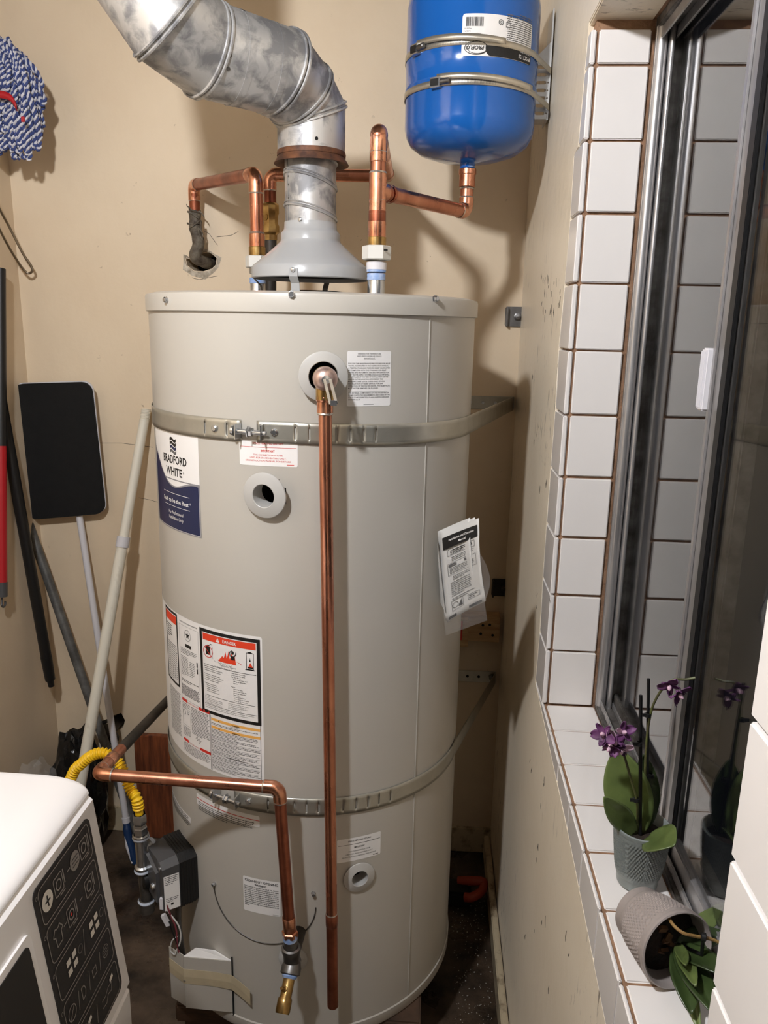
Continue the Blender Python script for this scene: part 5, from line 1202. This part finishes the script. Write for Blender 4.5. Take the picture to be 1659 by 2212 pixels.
# ivory telescopic pole
t0_ = at(316, 884, 1, .792); tm_ = at(190, 1600, 1, .55); dt = (tm_-t0_).normalized(); tb_ = t0_+dt*((.0-t0_.z)/dt.z)
T = thing('telescopic_pole', 'grimy ivory telescopic pole leaning on the back wall', 'pole', tb_)
tj = at(262, 1160, 1, .72); kj = (tj.z-t0_.z)/dt.z; J = t0_+dt*kj
MB().tube([t0_+dt*.03, t0_.lerp(J, .5), J], .0135, 18).build('inner_tube', M_ivory, T); MB().tube([J, J.lerp(tb_, .5), tb_], .0158, 18).build('outer_tube', M_ivory, T); MB().tube([J-dt*.008, J+dt*.022], .0185, 18).build('locking_ring', M_whitep, T)
pf = []
for i in range(9): pf += [(.0125, .004*i-.0), (.0142, .004*i+.002)]
MB().lathe([(0, -.001)]+pf+[(.012, .038)], t0_, dt, 18).build('threaded_tip', M_ivory, T)
# leaning brown board
x0 = at(290, 1592, 1, YB-.03).x
T = tag(MB().bbox((x0, YB-.036, 0), (x0+.21, YB-.014, at(320, 1588, 1, YB-.03).z), .002).build('wooden_board', M_wood), 'reddish brown wooden board standing behind the heater', 'board')
# corner clutter: shut-off valve, bags
c = at(150, 1620, 1, .62)
def blob(c, rx, ry, rz, amp, sc, seed, n=3):
    bm = bmesh.new(); bmesh.ops.create_icosphere(bm, subdivisions=n, radius=1)
    for v in bm.verts:
        k = 1+amp*noise.noise(v.co*sc+V((seed, 0, 0)))+amp*.5*noise.noise(v.co*sc*2.3+V((0, seed, 0))); v.co = V((v.co.x*rx*k, v.co.y*ry*k, v.co.z*rz*k))+V(c)
    bm.verts.index_update(); mb = MB().add([v.co.copy() for v in bm.verts], [[v.index for v in f.verts] for f in bm.faces]); bm.free(); return mb
tag(blob((-1.292, .705, .205), .080, .080, .205, .25, 2.6, 1.0, 4).build('black_bag', M_bin, sharp=20), 'crumpled black plastic bag in the corner behind the washer', 'bag')
tag(blob((-1.315, .50, .20), .070, .085, .225, .22, 3.2, 5.0, 4).build('clear_bag', M_bag, sharp=20), 'crumpled clear plastic bag in the corner beside the poles', 'bag')
# old valve on a stub from the wall
vs_ = at(252, 1562, 1, YB)
T = thing('shutoff_valve', 'old dark shut-off valve on a stub out of the back wall', 'valve', (vs_.x, YB, vs_.z))
MB().tube([vs_+V((0, .06, 0)), vs_+V((-.002, -.06, 0))], .016, 14).build('stub', M_blackpipe, T); MB().lathe([(.014, -.03), (.024, -.026), (.024, .02), (.016, .03), (.012, .045)], vs_+V((-.002, -.065, 0)), (-.3, -.3, .9), 10).build('body', M_blackpipe, T); MB().tube([vs_+V((-.06, -.085, .02)), vs_+V((.01, -.085, .055))], .006, 8).build('lever', M_black, T)

# ================================================================== GAS SUPPLY
gy = gp(.05, -.06, .035)
GC = at(306, 1838, 1, .02); GH = thing('gas_connector', 'yellow corrugated gas hose with steel tee and drip leg', 'gas hose', at(317, 1975, 1, .02))
gt = V((GC.x, .02, GC.z)); up1 = at(303, 1797, 1, .02); up2 = at(300, 1770, 1, .02)
MB().lathe([(.0135, -.05), (.0165, -.046), (.0165, -.036), (.0125, -.033), (.0125, .028), (.0165, .030), (.0172, .040), (.015, .043)], gt, n=20).build('tee', M_zinc, GH)
for z in (-.046, .034): MB().lathe([(.0165, z-.003), (.0180, z), (.0165, z+.004)], gt, n=20).build('sealed_joint', M_sealw, GH)
gd = (gp(.05, -.045, gt.z-.525)-gt); gd.z = 0; gl = gd.length; gd.normalize()
MB().lathe([(.0125, .004), (.0165, .012), (.0170, .022), (.0110, .024), (.0110, gl)], gt, gd, 20).build('branch', M_steel, GH); MB().lathe([(.0172, .020), (.0182, .024), (.0165, .028)], gt, gd, 20).build('sealed_joint', M_sealw, GH)
dl = at(317, 1950, 1, .02); MB().tube([gt-uz*.04, V((dl.x, .02, dl.z))], .0118, 16).build('drip_leg', M_steel, GH)
MB().lathe([(.0118, .010), (.0165, .008), (.0175, .002), (.0175, -.018), (.012, -.024), (0, -.024)], V((dl.x, .02, dl.z)), n=20).build('cap', M_steel, GH); MB().lathe([(.0172, .004), (.0184, .007), (.016, .011)], V((dl.x, .02, dl.z)), n=20).build('sealed_joint', M_sealw, GH)
un = gt+uz*.040; MB().lathe([(.0118, 0), (.0150, .003), (.0150, .018), (.0135, .020), (.0125, .026), (.0148, .030), (.0148, .046), (.0135, .050)], un, n=6).build('flare_nut', M_zinc, GH, sharp=20)
hs = spline([un+uz*.048, un+V((-.004, .0, .085)), at(282, 1706, 1, .03), at(262, 1658, 1, .045), at(240, 1632, 1, .05), at(208, 1628, 1, .05), at(176, 1650, 1, .05), at(150, 1690, 1, .05), V((-1.06, .03, .45)), V((-1.12, .02, .15)), V((-1.2, .02, .03))], 12)
out = []; rad = []
acc = 0; tot = sum((b-a).length for a, b in zip(hs, hs[1:])); stepn = int(tot/.00085); cum = [0]
for a, b in zip(hs, hs[1:]): cum.append(cum[-1]+(b-a).length)
j = 0
for i in range(stepn+1):
    s = tot*i/stepn
    while j < len(hs)-2 and cum[j+1] < s: j += 1
    out.append(hs[j].lerp(hs[j+1], (s-cum[j])/max(1e-9, cum[j+1]-cum[j]))); rad.append(.0104+.0020*math.sin(2*PI*s/.0068) if s > .012 else .0085)
MB().tube(out, rad, 14).build('corrugated_hose', M_yellow, GH, sharp=179)
# ================================================================== WASHER
yw = -.391
WA = thing('washing_machine', 'white washing machine with a sloped black icon panel', 'washing machine', (-1.04, yw-.34, 0))
S_ = at(204, 1714, 1, yw); B_ = at(285, 2118, 1, yw); wt = .982; yn = yw-.69
sd_ = V((0, 1, 0)); dn = V((B_.x-S_.x, 0, B_.z-S_.z)).normalized(); pn = V((-dn.z, 0, dn.x)); pn = pn if pn.x > 0 else -pn
top_prof = [(-1.385, S_.z+.0015), (-1.385, wt-.012), (-1.372, wt)]
rz_ = wt-S_.z-.006; top_prof += [(-.95, wt+.001)]+[(S_.x-.004-.075+.075*math.sin(a), wt-rz_+rz_*math.cos(a)) for a in [PI/2*i/12 for i in range(13)]]+[(S_.x-.006, S_.z+.0015)]
def extr(prof, y0, y1, ins, nm, mt, par):
    cx = sum(p[0] for p in prof)/len(prof); cz = sum(p[1] for p in prof)/len(prof); mb = MB(); n = len(prof); rings = []
    for y, k in ((y0, ins), (y0-.4*ins, ins*.45), (y0-ins, 0), (y1+ins, 0), (y1+.4*ins, ins*.45), (y1, ins)):
        rings.append(len(mb.v))
        for x, z in prof:
            dx, dz = cx-x, cz-z; l = math.hypot(dx, dz) or 1; mb.v.append(V((x+dx/l*k, y, z+dz/l*k)))
    for a, b in zip(rings, rings[1:]): mb.bridge(a, b, n)
    mb.f += [tuple(range(rings[0], rings[0]+n)), tuple(range(rings[-1], rings[-1]+n))]
    return mb.build(nm, mt, par, sharp=32)
extr(top_prof, yw+.001, yn-.001, .010, 'lid', M_washer, WA)
con = [(-1.383, B_.z), (-1.383, S_.z+.002), (S_.x-.006, S_.z+.002), (S_.x+.001, S_.z-.004), (B_.x, B_.z+.006), (B_.x-.005, B_.z)]
cons = extr(con, yw+.001, yn-.001, .010, 'console', M_washer, WA)
low = [(-1.383, .03), (-1.383, B_.z-.004), (B_.x-.012, B_.z-.004), (B_.x-.002, B_.z-.012), (B_.x-.002, .05), (B_.x-.014, .03)]
extr(low, yw+.001, yn-.001, .008, 'cabinet', M_washer, WA)
for x in (-1.33, B_.x-.06):
    for y in (yw-.06, yn+.06): MB().lathe([(.02, 0), (.022, .004), (.012, .012), (.012, .032)], (x, y, 0), n=16).build('foot', M_black, WA)
# round door low on the front
dc = V((B_.x-.002, (yw+yn)/2, .33)); dr0 = MB().lathe([(.205, 0), (.205, .012), (.190, .022), (.150, .024), (.146, .010)], dc, (1, 0, 0), 56).build('door', M_washer, WA); MB().lathe([(.148, .010), (.10, .020), (0, .026)], dc, (1, 0, 0), 48).build('door_glass', M_panel, dr0)
def hitp(x, y):
    d = ray(x, y); t = (S_-CAM).dot(pn)/d.dot(pn); p = CAM+d*t; return p.y, (p-S_).dot(dn)
yTR, tTR = hitp(181, 1783); yTL, tTL = hitp(63, 1922); yBR, tBR = hitp(270, 2113)
def pf_(u, v, h): return V((S_.x, 0, S_.z))+sd_*(u)+dn*(-v)+pn*(h+.0006)
pu0, pu1 = yTL, (yTR+yBR)/2; pv1, pv0 = -(tTR+tTL)/2, -tBR
pan = MB().prism([pf_(u, v, -.0004) for u, v in rrect(pu0, pv0, pu1, pv1, .012)], pn*.0016).build('icon_panel', M_panel, cons, smooth=False)
P = Print(lambda u, v, h: pf_(u, v, h), 1.0); P.h = .0018
pw, ph = pu1-pu0, pv1-pv0; rh = ph/5.06
def mach(cx, cy, s, mt=M_icon):
    P.path([(x, y) for x, y in rrect(cx-s, cy-s, cx+s*.75, cy+s, s*.2, 3)]+[(cx+s*.75, cy+s*.8)], s*.13, mt); P.circ((cx-s*.12, cy), s*.52, s*.17, mt); P.rect(cx+s*.95, cy-s*.7, cx+s*1.15, cy+s*.95, mt); P.rect(cx-s*.2, cy-s*1.35, cx+s*.9, cy-s*1.2, mt)
for r_i in range(5):
    v1 = pv1-.006-r_i*rh; v0 = v1-rh+.007; u0, u1 = pu0+.010, pu1-.008; cy = (v0+v1)/2
    pts = rrect(u0, v0, u1, v1, .008, 4); P.path(pts+[pts[0]], .0014, M_icon); P.circ((pu0+.006, v1-.006), .0022, .0009, M_icon)
    s = rh*.22; X_ = lambda k: u0+(u1-u0)*k
    if r_i == 0:
        P.disc((X_(.12), cy), s*1.05, M_iconw); P.rect(X_(.12)-s*.5, cy-s*.1, X_(.12)+s*.5, cy+s*.1, M_panel, .0024); P.rect(X_(.12)-s*.1, cy-s*.6, X_(.12)+s*.1, cy+s*.6, M_panel, .0024)
        mach(X_(.34), cy, s); P.line((X_(.50), cy), (X_(.56), cy), .002, M_icon); P.disc((X_(.66), cy), s*1.05, M_icon)
        for k in (-.4, 0, .4): P.rect(X_(.66)-s*.7, cy+k*s-.0006, X_(.66)+s*.7, cy+k*s+.0006, M_panel, .0024)
        mach(X_(.86), cy, s)
    elif r_i == 1:
        tx = X_(.17); P.path([(tx-s, cy+s*.3), (tx-s*.5, cy+s), (tx-s*.2, cy+s*.8), (tx+s*.2, cy+s*.8), (tx+s*.5, cy+s), (tx+s, cy+s*.3), (tx+s*.6, cy+s*.1), (tx+s*.55, cy-s), (tx-s*.55, cy-s), (tx-s*.6, cy+s*.1), (tx-s, cy+s*.3)], s*.14, M_icon)
        P.line((X_(.27), cy), (X_(.33), cy), .0014, M_icon); mach(X_(.44), cy, s); P.disc((X_(.44)-s*.12, cy), s*.16, M_red); P.line((X_(.60), cy), (X_(.66), cy), .002, M_icon); mach(X_(.82), cy, s)
    elif r_i == 2:
        for cx in (.28, .76):
            for a in (-1, 1):
                for b in (-1, 1): P.poly([(X_(cx)+a*s*.62-s*.42, cy+b*s*.55-s*.34), (X_(cx)+a*s*.62+s*.42, cy+b*s*.55-s*.34), (X_(cx)+a*s*.62+s*.42, cy+b*s*.55+s*.34), (X_(cx)+a*s*.62-s*.42, cy+b*s*.55+s*.34)], M_iconw)
            P.circ((X_(cx)+s*1.9, cy), s*.45, .0008, M_icon)
        P.line((X_(.50), cy-s*1.4), (X_(.56), cy+s*1.4), .0012, M_icon)
    elif r_i == 3:
        P.circ((X_(.12), cy), s*.8, .0016, M_icon); P.line((X_(.12)-s*.5, cy-s*.5), (X_(.12)+s*.5, cy+s*.5), .0012, M_icon)
        for k in (.25, .48, .72): P.line((X_(k)-.002, cy-s), (X_(k)+.004, cy+s), .0012, M_icon)
        P.path([(X_(.36)-s*.4, cy-s*.7), (X_(.36)-s*.4, cy+s*.7), (X_(.36)+s*.2, cy+s*.6), (X_(.36)+s*.45, cy), (X_(.36)+s*.2, cy-s*.6), (X_(.36)-s*.4, cy-s*.7)], .0016, M_icon); P.frame(X_(.60)-s*.5, cy-s*.5, X_(.60)+s*.5, cy+s*.5, .0014, M_icon); P.circ((X_(.86), cy), s*.7, .001, M_icon)
        for k in (-.3, 0, .3): P.line((X_(.86)-s*.5, cy+k*s), (X_(.86)+s*.5, cy+k*s), .001, M_icon)
    else:
        for cx in (.25, .75):
            P.path([(X_(cx)-s*1.6, cy-s*.6), (X_(cx)-s*.6, cy-s*.8), (X_(cx), cy-s*.2), (X_(cx)+s*.8, cy-s*.4), (X_(cx)+s*1.2, cy+s*.4), (X_(cx)+s*.2, cy+s*.5), (X_(cx)-s*.6, cy+s*.1), (X_(cx)-s*1.5, cy+s*.2)], .0012, M_icon); P.poly([(X_(cx)+s*.8, cy+s*.5), (X_(cx)+s*1.7, cy+s*.7), (X_(cx)+s*1.6, cy+s*1.2), (X_(cx)+s*.8, cy+s)], M_iconw)
        P.line((X_(.48), cy-s), (X_(.52), cy+s), .0012, M_icon)
P.build(pan, 'icons')
for o_ in pan.children: o_['kind'] = 'stuff'
# display window nearer the camera
yD, tD = hitp(36, 2036); yD2, _ = hitp(62, 2050)
fr_ = [(u, v) for u, v in rrect(yn+.05, pv0-.004, yD2+.004, -tD-.004, .010)]
fr0 = MB().prism([pf_(u, v, -.001) for u, v in fr_], pn*.0045).build('display_bezel', M_washer, cons, sharp=30); MB().prism([pf_(u, v, .003) for u, v in rrect(yn+.058, pv0+.004, yD2-.006, -tD-.014, .008)], pn*.0018).build('display', M_panel, fr0, smooth=False)

# ================================================================== ORCHIDS ON THE SILL
def pot(name, mt, c, axis, par, h=.086, r0=.0265, r1=.0355):
    ax = V(axis).normalized(); u = ax.orthogonal().normalized(); w = ax.cross(u); mb = MB(); n, m = 120, 56; rings = []
    def ringat(r, hh, rel):
        o = len(mb.v)
        for i in range(n):
            a = 2*PI*i/n; k = (a*4/(2*PI)) % 1.0; g = abs(k-.5)*2
            rr_ = r+rel*.0011*math.sin((hh*1.0+g*.05)/.0075*2*PI)*(1 if .06 < g < .94 else .2); mb.v.append(V(c)+ax*hh+(u*math.cos(a)+w*math.sin(a))*rr_)
        rings.append(o)
    ringat(.004, .002, 0); ringat(r0*.86, .0005, 0); ringat(r0*.97, .002, 0); ringat(r0, .006, 0); ringat(r0, .013, 0)
    for j in range(m+1):
        t = j/m; hh = .015+(h-.021)*t; r = r0+.0012+(r1-r0-.0012)*(t**.8); ringat(r, hh, min(1, t*6, (1-t)*8))
    ringat(r1+.0008, h-.004, 0); ringat(r1+.0006, h-.001, 0); ringat(r1-.0010, h, 0); ringat(r1-.0032, h-.002, 0); ringat(r1-.0045, h-.03, 0); ringat(r0*.8, h-.05, 0)
    for a, b in zip(rings, rings[1:]): mb.bridge(a, b, n)
    return mb.build(name, mt, par, sharp=50)
def leaf(base, tip, width, nrm, par, mt, bend=.0, fold=.25, name='leaf', pw_=.75):
    base, tip, nrm = V(base), V(tip), V(nrm).normalized(); ax = tip-base; l = ax.length; ax.normalize(); nrm = (nrm-ax*nrm.dot(ax)).normalized(); sd = ax.cross(nrm)
    def f(a, b):
        s = (a-.5)*2; w = width/2*(math.sin(PI*min(1, max(0, b*.93+.06)))**pw_)*(1 if b < .97 else .75)
        return base+ax*(l*b)+sd*(s*w)+nrm*(bend*math.sin(PI*b*.5)**2*-1+fold*w*(abs(s)**1.3)+.0012*noise.noise(V((a*3, b*4, l*50))))
    o = MB().grid(f, 10, 20).build(name, mt, par, solid=.0016, sharp=80)
    MB().tube([f(.5, i/16)-nrm*.0010 for i in range(1, 16)], .0011, 6).build('midrib', M_leafd, o)
    return o
def flower(c, face, size, par, seed):
    rnd = random.Random(seed); c = V(c); face = V(face).normalized(); u = face.orthogonal().normalized(); w = face.cross(u); r0_ = rnd.uniform(0, 6)
    fl = MB().lathe([(.0008, -.006), (.0016, 0), (.0020, .003), (0, .004)], c, face, 10).build('flower', M_petal, par)
    for k in range(5):
        a = r0_+2*PI*k/5; d = (u*math.cos(a)+w*math.sin(a)); big = 1.15 if k in (1, 4) else .95; wd = size*(.85 if k in (1, 4) else .55)
        sdv = face.cross(d); cup = rnd.uniform(-.3, .7); tw = rnd.uniform(-.4, .4)
        def f(p, q, d=d, sdv=sdv, big=big, wd=wd, cup=cup, tw=tw):
            s = (p-.5)*2; ww_ = wd/2*math.sin(PI*min(1, q*.86+.10))**.7
            return c+d*(size*big*q)+sdv*(s*ww_)+face*(size*(cup*q*q*.6+.22*s*s*q+tw*s*q*.4))
        MB().grid(f, 6, 8).build('petal', M_petal if rnd.random() < .8 else M_pale, fl, solid=.0005, sharp=80)
    MB().lathe([(.0006, 0), (.0026, .002), (.0030, .005), (.0012, .008), (0, .009)], c, face, 10).build('lip', M_pale, fl)
PC = V((.052, -.486, SILL))
OR1 = thing('orchid', 'upright purple orchid in a grey-green ribbed pot on the sill', 'potted plant', PC)
pot('pot', M_pot, PC, (0, 0, 1), OR1)
MB().lathe([(0, .072), (.018, .073), (.0315, .070)], PC, n=32).build('soil', M_soil, OR1)
def P1(x, y, yy): return at(x, y, 1, yy)
k1 = P1(1401, 1466, -.455); k2 = P1(1384, 1502, -.492)
MB().tube([PC+V((.010, .012, .06)), k1], .0021, 8).build('stake', M_black, OR1); MB().tube([PC+V((-.002, -.004, .06)), k2], .0023, 8).build('stake', M_black, OR1)
s1 = spline([PC+V((-.006, 0, .065)), P1(1376, 1735, -.500), P1(1362, 1680, -.505), P1(1346, 1625, -.508), P1(1336, 1602, -.510), P1(1322, 1588, -.512)], 6); MB().tube(s1, .0015, 8).build('stem', M_stem, OR1)
s2 = spline([PC+V((.008, .01, .065)), P1(1393, 1690, -.470), P1(1397, 1600, -.464), P1(1406, 1540, -.466), P1(1418, 1508, -.470), P1(1436, 1482, -.475), P1(1456, 1468, -.480), P1(1480, 1468, -.482), P1(1502, 1464, -.484)], 6); MB().tube(s2, .0016, 8).build('stem', M_stem, OR1)
for x, y, yy in ((1380, 1607, -.497), (1374, 1728, -.500), (1399, 1545, -.466), (1405, 1676, -.466)):
    c = P1(x, y, yy); MB().lathe([(.0022, -.003), (.0042, -.002), (.0042, .002), (.0022, .003)], c, (0, .1, 1), 14).build('clip', M_black, OR1); MB().box(c+V((-.004, -.002, .001)), (.008, .002, .004)).build('clip_tab', M_black, OR1)
leaf(PC+V((-.004, .002, .070)), P1(1333, 1624, -.470), .060, (-.3, -.9, .3), OR1, M_leaf, .012, .12); leaf(PC+V((.006, .012, .070)), P1(1395, 1634, -.462), .040, (.1, -.9, .2), OR1, M_leafd, .006, .15)
leaf(PC+V((-.010, -.004, .074)), P1(1299, 1716, -.505), .030, (-.2, -.8, .5), OR1, M_leaf, -.006, .2); leaf(PC+V((.002, -.022, .083)), P1(1464, 1838, -.555), .050, (-.1, -.6, .8), OR1, M_leaf, -.008, .18)
for x, y, yy, sz, fc, sd in ((1304, 1586, -.512, .015, (-.5, -.7, .3), 1), (1328, 1602, -.514, .015, (-.1, -1, .1), 2), (1345, 1582, -.508, .014, (.3, -.8, .4), 3), (1340, 1618, -.513, .014, (0, -.9, -.3), 4), (1318, 1612, -.515, .012, (-.4, -.6, -.4), 5), (1446, 1480, -.480, .014, (-.2, -.8, -.4), 6), (1466, 1498, -.484, .014, (.4, -.7, -.4), 7)):
    flower(P1(x, y, yy), fc, sz, OR1, sd)
# tipped orchid
MC = at(1463, 2052, 2, SILL+.0450); dv2 = V((.33, -.93, .14)).normalized(); BC = MC-dv2*.074; BC.z = SILL+.0335
dv2 = (MC-BC).normalized()
OR2 = thing('orchid', 'tipped over orchid in a taupe ribbed pot spilling leaves on the sill', 'potted plant', (MC.x, MC.y, SILL))
pot('pot', M_pot2, BC, dv2, OR2, .076, .0325, .0435)
MB().lathe([(0, .052), (.018, .055), (.0385, .050)], BC, dv2, 32).build('soil', M_soil, OR2)
rb = random.Random(8)
for k in range(7):
    c = BC+dv2*.058+V((rb.uniform(-.014, .014), 0, rb.uniform(-.016, .016))); MB().box(c, (.009, .004, .006), Matrix.Rotation(rb.uniform(0, 3), 3, (rb.random(), rb.random(), .3))).build('bark_chip', M_bark, OR2, smooth=False)
g0_ = BC+dv2*.054+V((.014, 0, -.006))
def A2(x, y, z): return at(x, y, 2, z)
zs_ = SILL
for tip, wd, nm, mt, bn in ((A2(1490, 2196, zs_+.012), .030, (.0, -.3, 1), M_leafd, -.006), (A2(1536, 2206, zs_+.030), .034, (.1, -.4, 1), M_leafd, -.010), (A2(1560, 2120, zs_+.050), .034, (.1, -.5, 1), M_leafd, -.008), (A2(1572, 1950, zs_+.060), .020, (-.3, -.6, .6), M_leaf, .006), (A2(1566, 2010, zs_+.050), .026, (-.3, -.5, .8), M_leafd, .006), (A2(1505, 2150, zs_+.045), .018, (-.2, -.5, 1), M_leaf, -.010), (A2(1480, 2075, zs_+.066), .014, (-.2, -.6, .8), M_leaf, .004), (A2(1512, 2230, zs_+.006), .016, (-.3, -.3, 1), M_leaf, .004)):
    leaf(g0_, tip, wd, nm, OR2, mt, bn, .2)
MB().tube(spline([A2(1437, 1965, zs_+.080), A2(1452, 1995, zs_+.080), A2(1475, 2015, zs_+.078), A2(1500, 2022, zs_+.074), A2(1540, 2030, zs_+.068), A2(1580, 2050, zs_+.06)], 6), [.0006]+[.0018]*30, 8).build('dry_stem', M_twig, OR2) if False else MB().tube(spline([A2(1437, 1965, zs_+.080), A2(1452, 1995, zs_+.080), A2(1475, 2015, zs_+.078), A2(1500, 2022, zs_+.074), A2(1540, 2030, zs_+.068), A2(1580, 2050, zs_+.06)], 6), .0018, 8).build('dry_stem', M_twig, OR2)
MB().tube([A2(1519, 2024, zs_+.074), A2(1516, 2062, zs_+.050), g0_], .0021, 8).build('stake', M_black, OR2); MB().tube([g0_, A2(1548, 2068, zs_+.045), A2(1600, 2085, zs_+.040)], .0022, 8).build('stake', M_black, OR2)
MB().lathe([(.0025, -.003), (.0045, -.002), (.0045, .002), (.0025, .003)], A2(1520, 2024, zs_+.074), (1, -.3, 0), 14).build('clip', M_black, OR2)

# ================================================================== FLOOR BEHIND THE HEATER
oc = at(1022, 1922, 2, .05)
T = thing('orange_tool', 'orange bent tool handle lying behind the heater, darkened in colour for the shadowed gap', 'tool', (oc.x, oc.y, 0))
MB().tube(spline([at(990, 1903, 2, .05), at(1020, 1903, 2, .06), at(1044, 1906, 2, .06), at(1040, 1925, 2, .05), at(1020, 1938, 2, .045), at(1004, 1938, 2, .04)], 6), .013, 12).build('handle', M_or, T); MB().bbox((oc.x-.11, oc.y-.02, 0), (oc.x-.005, oc.y+.05, .05), .008).build('tool_body', M_black, T)
mb = MB(); rg_ = random.Random(4)
for k in range(420):
    x = -.135+rg_.random()*.10; y = rg_.uniform(-.25, .62); s = rg_.uniform(.0006, .0018)
    if math.hypot(x-TXC, y-TYC) < TR+.015: continue
    c = V((x, y, 0)); mb.add([c+V((s, 0, 0)), c+V((-s, s, 0)), c+V((-s, -s, 0)), c+V((0, 0, s*1.3))], [(0, 1, 3), (1, 2, 3), (2, 0, 3), (0, 2, 1)])
o = mb.build('grit', mat('glinting_grit', (220, 216, 205), .12, metal=.3), smooth=False, kind='stuff'); tag(o, 'glinting grit scattered on the damp floor beside the heater', 'grit')
